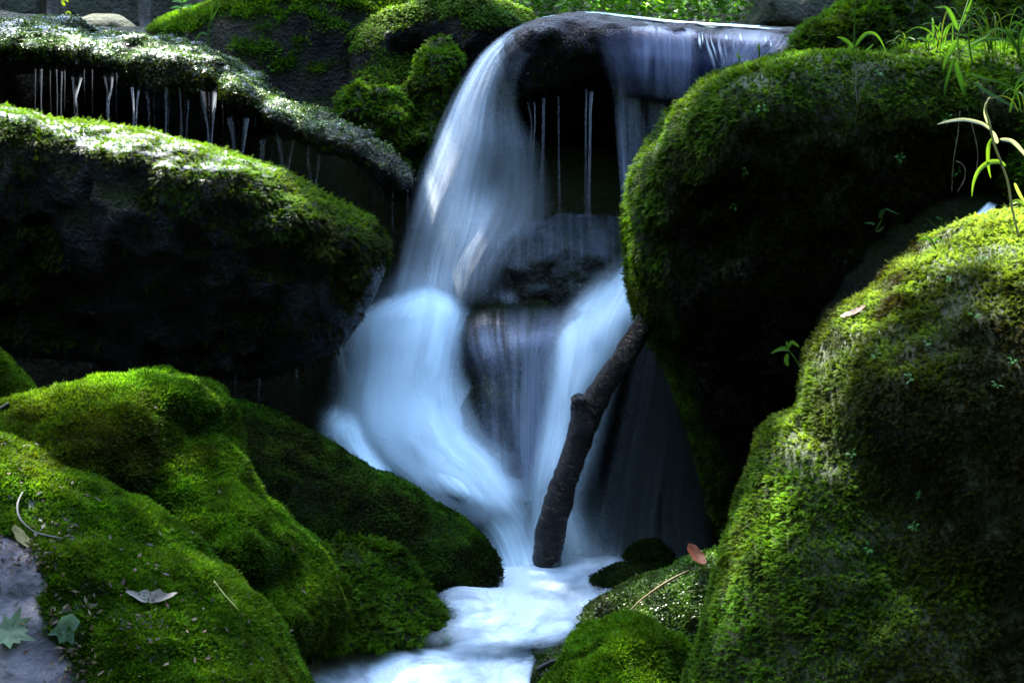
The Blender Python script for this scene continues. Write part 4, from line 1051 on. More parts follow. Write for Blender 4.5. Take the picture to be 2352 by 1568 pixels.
# drips: threads and funnels of water hanging from the ledges
def drip(pts, Y, label, group, two=False):
    """pts: (px, py, half width px, density)"""
    rows = []
    for (px, py, hw, a) in [(pts[0][0] + pts[0][2] * .2, pts[0][1] - 22, pts[0][2] * .9, 0), (pts[0][0], pts[0][1] - 4, pts[0][2] * .95, pts[0][3] * .25)] + list(pts):
        f = 1.0 if hw < 7 else .12
        hw = hw if hw < 7 else hw * .7
        px = px + random.uniform(-1, 1) * min(hw, 3) * .5
        rows.append([(px - hw, py, Y + .01, a * 1.2), (px - hw * .8, py, Y - .002, a * 1.1), (px - hw * .4, py, Y - .010, a * .6 * f), (px, py, Y - .012, a * .4 * f), (px + hw * .4, py, Y - .010, a * .6 * f), (px + hw * .8, py, Y - .002, a * 1.1), (px + hw, py, Y + .01, a * 1.2)])
    rows.append([(a_[0] + 0 * a_[0], a_[1] + 30, a_[2], a_[3] * .8) for a_ in rows[-1]])
    o = patch('water_drip', rows, 'drip', None, edge=.0, ends=(.45, .12), sub=5, gain=.42, brk=.5, seed=int(pts[0][0]))
    return tag(o, label, 'drip', group)
GA = 'drips falling from the upper left ledge'
D_A = [
    ('thin straight thread of water at the far left of the ledge', [(96, 165, 1.3, .6), (95, 230, 1.3, .5), (95, 275, 1.3, .3)], 0),
    ('faint thread of water left of the first funnel', [(142, 170, 1.8, .3), (141, 220, 1.5, .25), (140, 270, 2, .12)], 0),
    ('hourglass funnel of water, first from the left under the ledge', [(177, 180, 18, .35), (174, 200, 12, .6), (174, 225, 4, .9), (175, 250, 7, .5), (174, 285, 4, .45)], 0),
    ('narrow funnel of water, second from the left under the ledge', [(250, 180, 16, .3), (250, 210, 9, .7), (249, 240, 4, .9), (248, 300, 3.2, .6)], 0),
    ('left strand of the close pair of drips under the ledge', [(305, 205, 3.2, 1.0), (307, 240, 2.2, .9), (306, 305, 2.6, .6)], 0),
    ('right strand of the close pair of drips under the ledge', [(318, 212, 2.6, .9), (315, 240, 2.0, .9), (312, 305, 2.6, .5)], 0),
    ('dim drip between the close pair and the single twisted drip', [(338, 215, 3, .2), (341, 250, 3, .2), (342, 300, 2.5, .15)], 0),
    ('single twisted drip under the middle of the ledge', [(381, 205, 4, .9), (382, 250, 2.6, .8), (380, 325, 2.6, .5)], 0),
    ('long thread of water just left of the wide bright funnel', [(412, 205, 2, .5), (416, 260, 2, .5), (415, 335, 5, .25)], 0),
    ('short brownish thread beside the wide bright funnel', [(432, 235, 2, .4), (430, 280, 2, .35), (428, 335, 2.5, .2)], 0),
    ('wide bright v shaped funnel of water under the ledge', [(480, 215, 26, .6), (482, 255, 20, .9), (482, 300, 10, 1.0), (481, 355, 5, .8)], 1),
    ('broad u shaped fan of water right of the bright funnel', [(548, 275, 36, .45), (548, 310, 26, .6), (547, 345, 20, .55), (546, 385, 14, .5)], 1),
    ('slim tongue of water between the two broad fans', [(602, 325, 6, .6), (602, 360, 5, .6), (602, 400, 4, .5)], 1),
    ('widest fan of water tapering above the boulder edge', [(655, 290, 34, .45), (655, 325, 30, .6), (655, 370, 17, .6), (652, 425, 6, .6)], 1),
    ('sharp v shaped funnel of water near the dark end of the ledge', [(722, 340, 27, .4), (720, 375, 22, .7), (721, 410, 12, .8), (721, 445, 4, .8)], 1),
    ('thread of water just right of the sharp funnel', [(766, 350, 1.5, .4), (765, 400, 1.6, .35), (764, 460, 1.3, .2)], 2),
    ('second thread of water right of the sharp funnel', [(786, 360, 1.5, .25), (784, 420, 1.6, .2), (782, 480, 1.3, .15)], 2),
    ('third thread of water right of the sharp funnel', [(828, 360, 1.5, .4), (827, 430, 1.6, .35), (826, 500, 1.3, .2)], 2),
    ('fourth thread of water right of the sharp funnel', [(861, 400, 1.6, .5), (861, 450, 1.6, .45), (860, 520, 1.3, .2)], 2),
    ('fifth thread of water right of the sharp funnel', [(903, 430, 1.6, .5), (902, 480, 1.6, .4), (902, 560, 1.3, .2)], 2),
    ('last thread of water before the main fall', [(936, 440, 1.5, .3), (936, 500, 1.5, .25), (935, 560, 1.3, .15)], 2)]
for lab, pts, kk in D_A: drip(pts, (7.62, 7.6, 7.66)[kk], lab, GA)
for k in range(26):
    t_ = random.random(); x = 60 + 830 * t_
    top = float(np.interp(x, [0, 240, 480, 640, 720, 800, 880, 950], [150, 172, 215, 300, 335, 352, 405, 440])) + random.uniform(-4, 8)
    ln_ = random.uniform(40, 130); a_ = random.uniform(.12, .38)
    drip([(x, top, 1.4, a_), (x + random.uniform(-1.5, 1.5), top + ln_ * .5, 1.2, a_ * .8), (x + random.uniform(-2, 2), top + ln_, 1.0, a_ * .4)], 7.64, 'hair thin faint thread of water in the fringe under the upper left ledge', 'hair thin threads under the ledge')
GB = 'threads of water falling from the waterfall lip'
for lab, pts in [
    ('thick wavering strand left of the dark gap under the lip', [(1222, 240, 13, .5), (1224, 280, 8, .7), (1222, 340, 5, .6), (1218, 430, 5, .5), (1217, 520, 6, .35)]),
    ('slender strand just right of the thick wavering one', [(1248, 235, 3.5, .35), (1248, 340, 3, .3), (1245, 440, 5, .25), (1245, 530, 7, .12)]),
    ('faint thin thread in the dark gap under the lip', [(1283, 230, 2, .35), (1284, 340, 2, .3), (1284, 450, 2.5, .25), (1284, 530, 3, .12)]),
    ('thin beaded thread left of the bright twisted strand', [(1346, 210, 2, .5), (1346, 260, 2.2, .5), (1346, 360, 2.4, .25), (1346, 470, 2.4, .15)]),
    ('bright twisted strand in the middle of the dark gap', [(1358, 215, 4.5, .9), (1357, 260, 3, .9), (1355, 340, 3, .6), (1354, 440, 3.5, .4), (1354, 550, 5, .2)])]:
    drip(pts, 7.72, lab, GB)
GC = 'small drips below the big left boulder'
for k, (x, y0, y1, a, lab) in enumerate([(84, 790, 880, .25, 'leftmost dim dripping strand under the big boulder'), (152, 810, 905, .10, 'dim short strand second from the left under the big boulder'), (208, 835, 885, .3, 'tiny drip under the big boulder above the mossy crest'),
                                         (345, 845, 870, .3, 'tiny drip right above the top of the humped boulder'), (595, 870, 910, .4, 'small bright drip above the low dark boulder'), (540, 860, 920, .2, 'faint drip above the notch between two lower boulders'),
                                         (681, 850, 880, .4, 'last tiny drip under the right end of the big boulder')]):
    drip([(x, y0, 3, a), (x, (y0 + y1) / 2, 2, a), (x, y1, 1.5, a * .7)], 7.12, lab, GC)

# ------------------------------------------------------------------ branch
br = tube('branch', wpts([(1500, 700, 7.2), (1478, 745, 7.12), (1440, 810, 7.05), (1390, 880, 7.06), (1352, 945, 7.08), (1330, 1010, 7.11), (1305, 1080, 7.14), (1280, 1160, 7.18), (1262, 1240, 7.22), (1252, 1345, 7.26)], 7.0),
          [.029, .031, .033, .034, .043, .040, .041, .043, .044, .040], 'birch', None, 30, 30, .007, seed=5)
tag(br, 'dark wet birch branch leaning against the round boulder in front of the cascade', 'branch')
tube('stub', wpts([(1345, 985, 7.07), (1336, 945, 7.05), (1327, 912, 7.03)], 7.0), [.034, .029, .021], 'birch', br, 14, 6, .010, seed=8)

# ------------------------------------------------------------------ plants
LG = (0.06, 0.16, 0.015); MG = (0.035, 0.11, 0.012); PG = (0.35, 0.42, 0.18); CY = (0.10, 0.26, 0.15)
def plant(name, label, cat, Y, stems, leaves, group=None, tint=LG, tint2=None, stem_tint=None, sw=.0022):
    base = stems[0][0] if stems else leaves[0][0][0]
    e = empty(name, label, cat, group, tuple(at(base[0], base[1], Y)))
    bpy.context.view_layer.update()
    inv = e.matrix_world.inverted()
    for s in stems:
        o = tube('stem', wpts(s, Y), [sw] * (len(s) - 1) + [sw * .6], 'leaf', None, 6, 5, tint=stem_tint or tint); o.parent = e; o.matrix_parent_inverse = inv
    for lf in leaves:
        pts, wpx = lf[0], lf[1]
        tt = lf[2] if len(lf) > 2 else tint
        o = blade('leaf', wpts(pts, Y), wpx * .6 * K * Y, None, 'leaf', tt, tint2=tint2 or tt, face=(random.uniform(-.4, .4), -1, random.uniform(.1, .7))); o.parent = e; o.matrix_parent_inverse = inv
    return e
# grass on top of the round boulder
plant('grass_plant', 'tall single grass stalk with two broad drooping leaves on the round boulder', 'grass plant', 6.95,
      [[(1964, 132), (1962, 100), (1963, 50), (1966, -30)]],
      [([(1962, 112), (1950, 100), (1938, 90), (1922, 85)], 8), ([(1964, 108), (1975, 92), (1990, 78), (2008, 78), (2022, 92), (2036, 120)], 7), ([(1962, 122), (1952, 112), (1946, 100), (1940, 92)], 4), ([(1966, 128), (1985, 120), (2000, 108), (2006, 102)], 4), ([(1965, 132), (1990, 128), (2015, 126)], 3, MG)])
plant('grass_plant', 'leafy grass clump hanging over the right end of the round boulder', 'grass plant', 6.75,
      [[(2205, 140, 6.7), (2200, 90, 6.72), (2215, 30, 6.75), (2235, -30, 6.8)], [(2235, 150), (2225, 90), (2232, 20), (2240, -30)]],
      [([(2200, 70), (2188, 40), (2172, 18), (2145, 18)], 8), ([(2202, 68), (2215, 40), (2228, 10), (2238, -20)], 6), ([(2198, 92), (2185, 118), (2172, 140), (2166, 162)], 10),
       ([(2195, 140), (2205, 180), (2220, 220), (2255, 262)], 10, MG), ([(2190, 135), (2178, 175), (2170, 210), (2172, 232)], 6, MG), ([(2172, 220), (2178, 270), (2190, 310), (2200, 335)], 4, MG),
       ([(2215, 105), (2245, 92), (2270, 80), (2282, 68)], 5), ([(2220, 118), (2250, 95), (2290, 88), (2330, 100)], 6, MG), ([(2225, 170), (2260, 180), (2300, 190), (2340, 205)], 5, MG), ([(2235, 190), (2275, 215), (2310, 235), (2352, 258)], 8, (0.04, 0.12, 0.02))])
plant('grass_plant', 'arching grass blades crossing the right edge of the photo near the top', 'grass plant', 6.6,
      [[(2352, 160), (2340, 120), (2338, 60)]],
      [([(2352, 150), (2335, 110), (2318, 80), (2290, 66), (2265, 78)], 8), ([(2338, 130), (2345, 90), (2352, 65), (2375, 55)], 7), ([(2310, 60), (2322, 90), (2335, 110), (2350, 118)], 8), ([(2370, 165), (2352, 175), (2338, 190), (2328, 215)], 7), ([(2352, 60), (2332, 52), (2318, 60)], 5)])
plant('grass_plant', 'tall pale stalk with leaves tinted near white for sunlight in front of the right edge', 'grass plant', 6.0,  # pale leaf tints imitate sunlight falling on the leaves
      [[(2340, 545), (2325, 480), (2315, 420), (2300, 375), (2283, 330), (2272, 280), (2263, 250), (2272, 225)]],
      [([(2278, 300), (2255, 284), (2215, 275), (2180, 278), (2152, 286)], 7, (.40, .45, .35)), ([(2268, 285), (2262, 262), (2264, 240), (2275, 222)], 4, (.4, .44, .34)), ([(2296, 320), (2325, 325), (2350, 350), (2370, 380)], 8, (.40, .45, .35)),
       ([(2310, 382), (2295, 372), (2270, 374), (2248, 392), (2236, 420), (2232, 452)], 9, (.16, .30, .03)), ([(2278, 318), (2270, 340), (2270, 380), (2276, 410)], 7, (.14, .26, .02)), ([(2318, 470), (2335, 462), (2352, 470), (2375, 490)], 9, (.2, .32, .04)), ([(2330, 420), (2345, 452), (2360, 470)], 7, (.3, .4, .1)),
       ([(2292, 330), (2285, 315), (2280, 305), (2276, 300)], 9, (.40, .45, .35)), ([(2330, 530), (2352, 500), (2375, 480)], 6, (.2, .34, .05))], stem_tint=(.26, .29, .22), sw=.003)
plant('seedling', 'tiny plant with two pointed leaves in front of the wet rock at right', 'seedling', 6.1,
      [[(2150, 572), (2140, 552), (2130, 545)]], [([(2140, 555), (2128, 548), (2115, 550), (2108, 556)], 5), ([(2142, 558), (2150, 548), (2160, 552), (2168, 560)], 5)])
plant('seedling', 'dim leggy seedling in front of the wet rock, left of the trickle', 'seedling', 6.6,
      [[(2162, 545), (2162, 520), (2164, 500)]], [([(2164, 522), (2150, 520), (2136, 508), (2128, 500)], 3, MG), ([(2164, 520), (2172, 512), (2182, 500)], 3, MG), ([(2162, 505), (2156, 500), (2150, 500)], 4, MG)])
plant('seedling', 'dim small plant with round leaves growing on top of the wet rock', 'seedling', 6.75,
      [[(2010, 530), (2025, 505), (2020, 490)]], [([(2020, 488), (2035, 480), (2050, 486), (2066, 492)], 4, MG), ([(2018, 500), (2028, 488), (2035, 478)], 6, MG), ([(2010, 515), (1998, 512), (1984, 512)], 5, MG), ([(2010, 530), (2020, 528), (2030, 520)], 6, MG)])
plant('seedling', 'three lobed leaflet lit up against the black gap between the right boulders', 'seedling', 6.2,
      [[(1850, 870), (1830, 830), (1812, 805)]], [([(1812, 805), (1800, 800), (1785, 804), (1770, 812)], 8, LG), ([(1810, 800), (1818, 786), (1830, 792), (1835, 797)], 7, LG), ([(1810, 812), (1806, 824), (1808, 836), (1812, 840)], 9, LG), ([(1810, 802), (1808, 790), (1806, 782)], 4, LG)])
plant('seedling', 'two upright thin leaflets on the left shoulder of the round boulder', 'seedling', 7.1,
      [[(1744, 148), (1744, 125), (1745, 108)], [(1698, 145), (1698, 130)]], [([(1744, 120), (1742, 108), (1745, 98)], 5, LG), ([(1698, 136), (1694, 126), (1698, 118)], 4, LG), ([(1698, 134), (1706, 130), (1712, 128)], 2, LG), ([(1744, 140), (1754, 130), (1762, 122)], 2, LG)])
plant('seedling', 'clover like sprout on the right end of the round boulder top', 'seedling', 7.0,
      [[(2128, 118), (2127, 95)], [(2134, 118), (2131, 95)]], [([(2128, 96), (2116, 88), (2106, 90)], 6, LG), ([(2130, 94), (2134, 82), (2144, 80)], 7, LG), ([(2130, 98), (2140, 92), (2138, 86)], 6, LG)])
plant('fern_sprig', 'small yellow fern sprig standing on the edge of the big left boulder', 'fern', 7.2,
      [[(636, 410), (640, 395), (650, 388)]], [([(634, 410), (628, 395), (622, 388)], 4, LIME * 1.6), ([(640, 405), (640, 392), (646, 384)], 4, LIME * 1.6), ([(646, 410), (652, 398), (658, 394)], 4, LIME * 1.6), ([(640, 412), (650, 405), (660, 404)], 3, LIME * 1.6)])
plant('grass_plant', 'drooping lone grass blade in front of the back left boulder', 'grass plant', 8.0,
      [[(480, 118), (478, 90), (482, 55), (487, 20)]], [([(487, 12), (486, 30), (484, 48), (480, 60)], 5, LG), ([(478, 80), (466, 76), (456, 82), (450, 98), (456, 112)], 4, MG), ([(480, 60), (490, 40), (500, 20), (512, 0)], 3, MG), ([(478, 108), (486, 114), (490, 122)], 4, MG)])
plant('seedling', 'broad leaved young plant at the left foot of the bright mossy crest', 'seedling', 8.5,
      [[(420, 60), (415, 30), (420, 0)]], [([(418, 22), (405, 16), (390, 20)], 5, (.06, .2, .06)), ([(418, 18), (432, 14), (445, 22)], 5, (.06, .2, .07)), ([(420, 8), (408, 2), (395, 4)], 5, (.07, .2, .06)), ([(420, 6), (430, 0), (440, -6)], 5, (.07, .22, .06)), ([(430, 28), (440, 26), (452, 30)], 5, (.06, .2, .06))])
plant('seedling', 'yellow leaf sprout between the two tree trunks at upper left', 'seedling', 9.2,
      [[(146, 60), (150, 30)]], [([(150, 14), (144, 6), (150, 0), (158, 6)], 6, (.3, .4, .03)), ([(150, 32), (158, 28), (164, 34)], 4, (.2, .3, .03))])
# thin grass blades rising behind and over the round boulder
for cx_, cy_, n_, hh_, Yg_, lab in [(2170, 120, 12, 110, 7.0, 'airy tuft of thin grass behind the leafy clump'), (2290, 130, 16, 120, 6.9, 'airy tuft of thin grass at the right edge above the shelf'), (2340, 260, 10, 90, 6.7, 'loose grass tuft hanging at the right edge below the shelf top'), (2080, 118, 7, 50, 7.1, 'short grass tuft on the middle of the round boulder')]:
    lv = []
    for j in range(n_):
        dx = random.uniform(-1, 1) * hh_ * .8; h_ = hh_ * random.uniform(.4, 1.0); b0 = cx_ + random.uniform(-25, 25)
        lv.append(([(b0, cy_, Yg_), (b0 + dx * .25, cy_ - h_ * .7, Yg_ - .02), (b0 + dx * .7, cy_ - h_ * .95, Yg_ - .05), (b0 + dx * 1.2, cy_ - h_ * random.uniform(.3, .9), Yg_ - .08)], random.uniform(1.8, 4), LG if j % 3 else (.09, .13, .02)))
    plant('grass_tuft', lab, 'grass plant', Yg_, [], lv)
# grasses along the top of the ledge
for k, (x, lab) in enumerate([(100, 'thin grass tuft behind the ledge left of the flat pale rock'), (185, 'thin grass tuft in front of the flat pale rock'), (250, 'thin grass tuft right in front of the pale rock end')]):
    lv = []
    for j in range(9):
        dx = random.uniform(-22, 22); hh = random.uniform(10, 26)
        lv.append(([(x + dx * .3, 80), (x + dx * .6, 80 - hh * .7), (x + dx * 1.4, 80 - hh)], 1.8, LG if j % 2 else MG))
    plant('grass_tuft', lab, 'grass plant', 8.3, [], lv, 'grass tufts behind the ledge')
# hanging roots
for lab, pts, Yr in [
    ('pale hanging root below the single grass stalk', [(1966, 150), (1965, 190), (1960, 230), (1966, 280), (1980, 338)], 6.72),
    ('short forked root beside the pale hanging root', [(1968, 165), (1966, 210), (1970, 250), (1962, 290)], 6.70),
    ('long thin root hanging right of the round boulder', [(2205, 255), (2200, 310), (2190, 370), (2186, 440)], 6.62),
    ('kinked thin root hanging near the right edge', [(2222, 250), (2238, 310), (2246, 360), (2238, 420)], 6.60),
    ('curved wispy root beside the long thin root', [(2196, 370), (2214, 382), (2216, 410), (2200, 440)], 6.60)]:
    o = tube('root', wpts(pts, Yr), [.0014] * (len(pts) - 1) + [.0007], 'dryleaf', None, 5, 8, .0015, tint=(.12, .115, .08)); tag(o, lab, 'root', 'hanging roots on the right')

# ------------------------------------------------------------------ fallen leaves and twigs (set on the surface)
from mathutils.bvhtree import BVHTree
def bvh(r): return BVHTree.FromPolygons([tuple(v) for v in r['V']], [tuple(q) for q in r['Q']])
BD, BC, BJ, BI = bvh(D), bvh(C_), bvh(J1), bvh(I_)
def hit(B, px, py, lift=.012):
    d = Vector(ray(px, py)).normalized()
    h = B.ray_cast(Vector(CAM), d)
    p, n = h[0], h[1]
    if p is None: return None
    if n.dot(d) > 0: n = -n
    return np.array(p + n * lift), np.array(n)
def axes(n, ang):
    n = n / np.linalg.norm(n)
    a = np.cross(n, [0, 1, 0.01]); a /= np.linalg.norm(a); b = np.cross(n, a)
    return a * math.cos(ang) + b * math.sin(ang), -a * math.sin(ang) + b * math.cos(ang)
MAPLE = [(0, -1), (.12, -.45), (.55, -.62), (.42, -.3), (1.0, -.1), (.6, .08), (.78, .5), (.4, .35), (.3, .62), (.16, .5), (0, 1.15), (-.16, .5), (-.3, .62), (-.4, .35), (-.78, .5), (-.6, .08), (-1.0, -.1), (-.42, -.3), (-.55, -.62), (-.12, -.45)]
OVAL = [(math.sin(t) * .42 * (1 + .12 * math.cos(7 * t)), -math.cos(t)) for t in np.linspace(0, 2 * math.pi, 24, endpoint=False)]
OVALP = [(.36 * math.sin(math.pi * t) ** .8 * (1 + .18 * math.sin(23 * t)), -1 + 2 * t) for t in np.linspace(0, 1, 13)] + [(-.30 * math.sin(math.pi * t) ** .9 * (1 + .2 * math.sin(19 * t + 1)), -1 + 2 * t) for t in np.linspace(1, 0, 13)[1:-1]]
for lab, px, py, Bv, ang, size, poly, mt, tint, curl, lift in [
    ('pale green maple leaf lying on the bare grey rock at the left edge', 25, 1455, BD, 1.2, .062, MAPLE, 'leaf', (.16, .27, .15), .3, .008),
    ('small torn green leaf at the edge of the moss on the bare rock', 150, 1446, BD, .4, .040, [(0, -1), (.5, -.6), (.6, 0), (.95, .7), (.4, .5), (.1, .9), (-.3, .6), (-.7, .8), (-.5, 0), (-.6, -.7)], 'leaf', (.17, .31, .20), .1, .012),
    ('curled grey dry leaf lying on the moss of the front left boulder', 345, 1382, BD, -1.35, .062, OVALP, 'dryleaf', (.15, .14, .12), 1.0, .008),
    ('yellow brown wet leaf by the forked twig on the bare rock', 45, 1243, BD, .8, .04, OVAL, 'dryleaf', (.09, .09, .015), .3, .012),
    ('orange dead leaf wedged between the pool rocks and the right boulder', 1600, 1275, BI, .5, .042, OVAL, 'dryleaf', (.13, .028, .005), .5, .02),
    ('reddish dead leaf on the left shoulder of the lower right boulder', 1965, 728, BI, 1.4, .035, OVAL, 'dryleaf', (.045, .018, .01), .5, .012)]:
    h = hit(Bv, px, py, lift)
    if h is None:
        h = (at(px, py, 6.6), np.array([0, -.6, .8]))
    p, n = h
    ux, uy = axes(n, ang)
    o = flat_leaf('fallen_leaf', poly, p, ux * size, uy * size, mt, tint, None, curl)
    tag(o, lab, 'leaf')
for lab, pp, Bv, rad, tint in [
    ('curved grey twig lying at the edge of the bare rock', [(48, 1140), (32, 1165), (35, 1195), (55, 1218), (90, 1240), (145, 1250)], BD, .0026, (.10, .105, .095)),
    ('dark twig poking in from the left edge over the moss', [(-20, 960), (5, 948), (28, 935)], BC, .006, (.03, .03, .03)),
    ('thin straw lying across the moss of the front left boulder', [(485, 1345), (510, 1378), (540, 1412)], BD, .0018, (.3, .32, .1)),
    ('thin brown twig resting across the long low rock', [(1440, 1420), (1480, 1385), (1540, 1345), (1590, 1318)], BJ, .003, (.16, .12, .06)),
    ('bare crooked twig at the bottom beside the domed rock', [(1238, 1545), (1270, 1528), (1310, 1520), (1340, 1500)], BJ, .0045, (.05, .05, .05))]:
    P = []
    for (x, y) in pp:
        h = hit(Bv, x, y, .016)
        if h is not None: P.append(h[0])
    if len(P) >= 2:
        tag(tube('twig', P, [rad] * (len(P) - 1) + [rad * .6], 'dryleaf', None, 6, 5, rad * .5, tint=tint), lab, 'twig')
BH, BB = bvh(H_), bvh(B)
for Bv, lab, grp, sp in [(BH, 'tiny bright leaf sprout dotted on the shaded moss of the round boulder', 'leaf sprouts on the round boulder', [(1705, 390), (2190, 390), (2060, 365), (2175, 272), (1875, 175), (1690, 470), (1745, 258), (2015, 178), (2240, 150)]),
                         (BI, 'tiny bright leaf sprout dotted on the moss of the lower right boulder', 'leaf sprouts on the lower right boulder', [(2240, 740), (2130, 800), (2120, 1140), (2290, 895), (2020, 830), (2325, 840), (1995, 1260), (1965, 1045), (2105, 1215), (2180, 660), (2260, 610), (2090, 880)])]:
    for (px, py) in sp:
        h = hit(Bv, px, py, .022)
        if h is None: continue
        p, n = h
        V, F, Hh, I = instance([TM['leafy'][_rs.randrange(6)]], p[None] - n[None] * .01, n[None] + np.array([[0, 0, .6]]), RNG.normal(0, 1, (1, 3)), np.array([.022 * _rs.uniform(.8, 1.3)]))
        tag(mesh_obj('leaf_sprout', V, F, M['leaf'], None, False, col=np.tile(np.array([.07, .24, .05]) * _rs.uniform(.8, 1.3), (len(V), 1))), lab, 'sprout', grp)
# litter on the bare rock: nobody could count it
LV, LF, LC = [], [], []
for k in range(620):
    px, py = random.choice([(40, 1275), (40, 1275), (170, 1500), (120, 1250), (150, 1410), (350, 1440), (180, 1560)])
    wide = k > 420
    h = hit(BD if k % 5 else BC, px + random.gauss(0, 45) + wide * random.uniform(-100, 450), py + random.gauss(0, 22) - wide * random.uniform(-100, 300), .010 + wide * .008)
    if h is None: continue
    p, n = h; ux, uy = axes(n + np.random.default_rng(k).normal(0, .25, 3), random.uniform(0, 6.3)); s = random.uniform(.003, .012)
    o = len(LV)
    LV += [p - ux * s, p - uy * s * .4, p + ux * s, p + uy * s * .4]; LF.append((o, o + 1, o + 2, o + 3))
    c = random.choice([(.03, .02, .012), (.06, .03, .015), (.02, .018, .015), (.12, .09, .05)]); LC += [c] * 4
tag(mesh_obj('leaf_litter', LV, np.array(LF), M['dryleaf'], None, False, col=np.array(LC)), 'crumbled brown leaf litter on the bare rock', 'leaf litter', kind='stuff')

# ------------------------------------------------------------------ background: trees, ferns, undergrowth
def tree(label, px, Y, rad, tint_mat, loc_top=7.5, lean=0.0):
    b = at(px, 70, Y)
    z0 = float(ground_z(np.array(b[0]), np.array(Y))) - .1
    e = empty('forest_tree', label, 'tree', 'trees behind the falls', (b[0], Y, z0))
    bpy.context.view_layer.update()
    pts = [(b[0] + lean * t, Y, z0 + t * loc_top) for t in np.linspace(0, 1, 7)]
    o = tube('trunk', np.array(pts), list(np.linspace(rad, rad * .5, 7)), tint_mat, None, 14, 6, .006, seed=int(px)); o.parent = e; o.matrix_parent_inverse = e.matrix_world.inverted()
    return e
t1 = tree('slim grey tree trunk at the foot of the bright mossy crest', 333, 9.0, .022, 'bark')
t2 = tree('dark tree trunk beside the lichened corner rock', 122, 9.0, .024, 'bark')

def fern(px, py, Y, size, label='feathery green fern behind the waterfall lip', group='ferns behind the lip'):
    p = at(px, py, Y)
    Vs, Fs, Cs = [], [], []
    nf = random.randint(5, 7)
    o = 0
    tone = random.uniform(.8, 1.5)
    for k in range(nf):
        a = 2 * math.pi * k / nf + random.uniform(-.3, .3); L = size * random.uniform(.7, 1.1)
        dx, dy = math.cos(a), math.sin(a)
        prev = None
        for j in range(1, 15):
            t = j / 15
            q = p + np.array([dx * L * t * .8, dy * L * t * .8, L * (1.0 * math.sin(t * 2.1))])
            w_ = L * .24 * math.sin(.35 + 2.6 * (1 - t)) * (1.05 - t * .3)
            for s in (-1, 1):
                side = np.array([-dy, dx, 0]) * s
                tip = q + side * w_ + np.array([dx, dy, -1.2]) * w_ * .4
                mid = (q + tip) / 2; wd = np.array([dx, dy, .2]) * L * .045
                Vs += [q, mid - wd, mid + wd, tip]; Fs += [(o, o + 1, o + 2), (o + 1, o + 3, o + 2)]; o += 4
                c = np.array([.12, .30, .02]) * tone * random.uniform(.7, 1.2); Cs += [c] * 4
    return tag(mesh_obj('fern', Vs, np.array(Fs), M['leaf'], None, False, col=np.array(Cs)), label, 'fern', group)
random.seed(21)
for k in range(30):
    fern(1185 + k * 18 + random.uniform(-12, 12), random.uniform(48, 80), random.uniform(9.0, 10.2), random.uniform(.2, .36))
for k in range(8):
    fern(500 + k * 80 + random.uniform(-20, 20), 60, random.uniform(9.6, 10.6), random.uniform(.2, .3), 'green fern behind the dark back left boulders', 'ferns behind the back left boulders')
# undergrowth and leaf litter on the bank far behind
n = 7000
x = RNG.uniform(-4.5, 4.5, n); y = RNG.uniform(9.4, 14, n)
z = ground_z(x, y) + .05 + RNG.random(n) * .12
pos = np.stack([x, y, z], 1)
V, F, Hh, I = instance(TM['leafy'], pos, np.tile([0, -.3, 1.0], (n, 1)) + RNG.normal(0, .4, (n, 3)), RNG.normal(0, 1, (n, 3)), RNG.uniform(.03, .08, n))
m1 = np.clip(.5 + 1.4 * fbm(pos, 1.2, 3, 8), 0, 1)[:, None]
c = np.array([.02, .06, .01]) * (1 - m1) + np.array([.06, .13, .012]) * m1
c = c * RNG.uniform(.6, 1.4, (n, 1))
tag(mesh_obj('undergrowth', V, F, M['leaf'], None, False, col=c[I] * (.5 + .6 * Hh[:, None])), 'low leafy undergrowth covering the bank behind the falls', 'undergrowth', kind='stuff')

# ------------------------------------------------------------------ unseen leaf screen added overhead, gaps cut for chosen sun patches
BEAMS = [  # point on the scene (px, py, Y), radius of the gap cut for its sunbeam
    (-60, 255, 7.14, .13), (60, 260, 7.14, .13), (160, 280, 7.14, .13), (260, 300, 7.14, .13), (350, 322, 7.14, .15), (440, 338, 7.14, .13), (520, 363, 7.14, .09), (600, 393, 7.14, .06),
    (20, 75, 7.68, .10), (150, 85, 7.68, .10), (280, 95, 7.68, .10), (380, 110, 7.68, .09), (470, 130, 7.68, .08), (540, 170, 7.68, .07), (610, 215, 7.68, .05),
    (2350, 510, 6.2, .13), (2250, 530, 6.2, .12), (2150, 570, 6.16, .10), (2060, 635, 6.13, .09), (1980, 705, 6.08, .07), (1868, 828, 6.0, .08),
    (2280, 320, 6.0, .07), (2180, 290, 6.0, .03), (2300, 420, 6.0, .03),
    (40, 870, 6.75, .10), (150, 915, 6.5, .06), (250, 905, 6.5, .05),
    (1110, 1535, 6.38, .0), (130, 1560, 5.7, .08),
    (600, 10, 8.6, .14), (700, -10, 8.6, .14), (450, 35, 8.6, .10), (1110, 20, 8.4, .12), (1180, 50, 8.4, .06), (900, 20, 8.3, .03),
    (1400, 30, 9.4, .14), (1560, 40, 9.4, .14), (1250, 30, 9.4, .12), (1480, 20, 9.8, .2), (1650, 40, 9.3, .1), (200, 20, 9.8, .12), (60, 10, 9.6, .08), (220, 50, 9.2, .06), (330, 20, 9.2, .05),
    (1560, 55, 8.5, .05),
    (1700, 1400, 5.95, .0), (2200, 60, 6.75, .02),
]
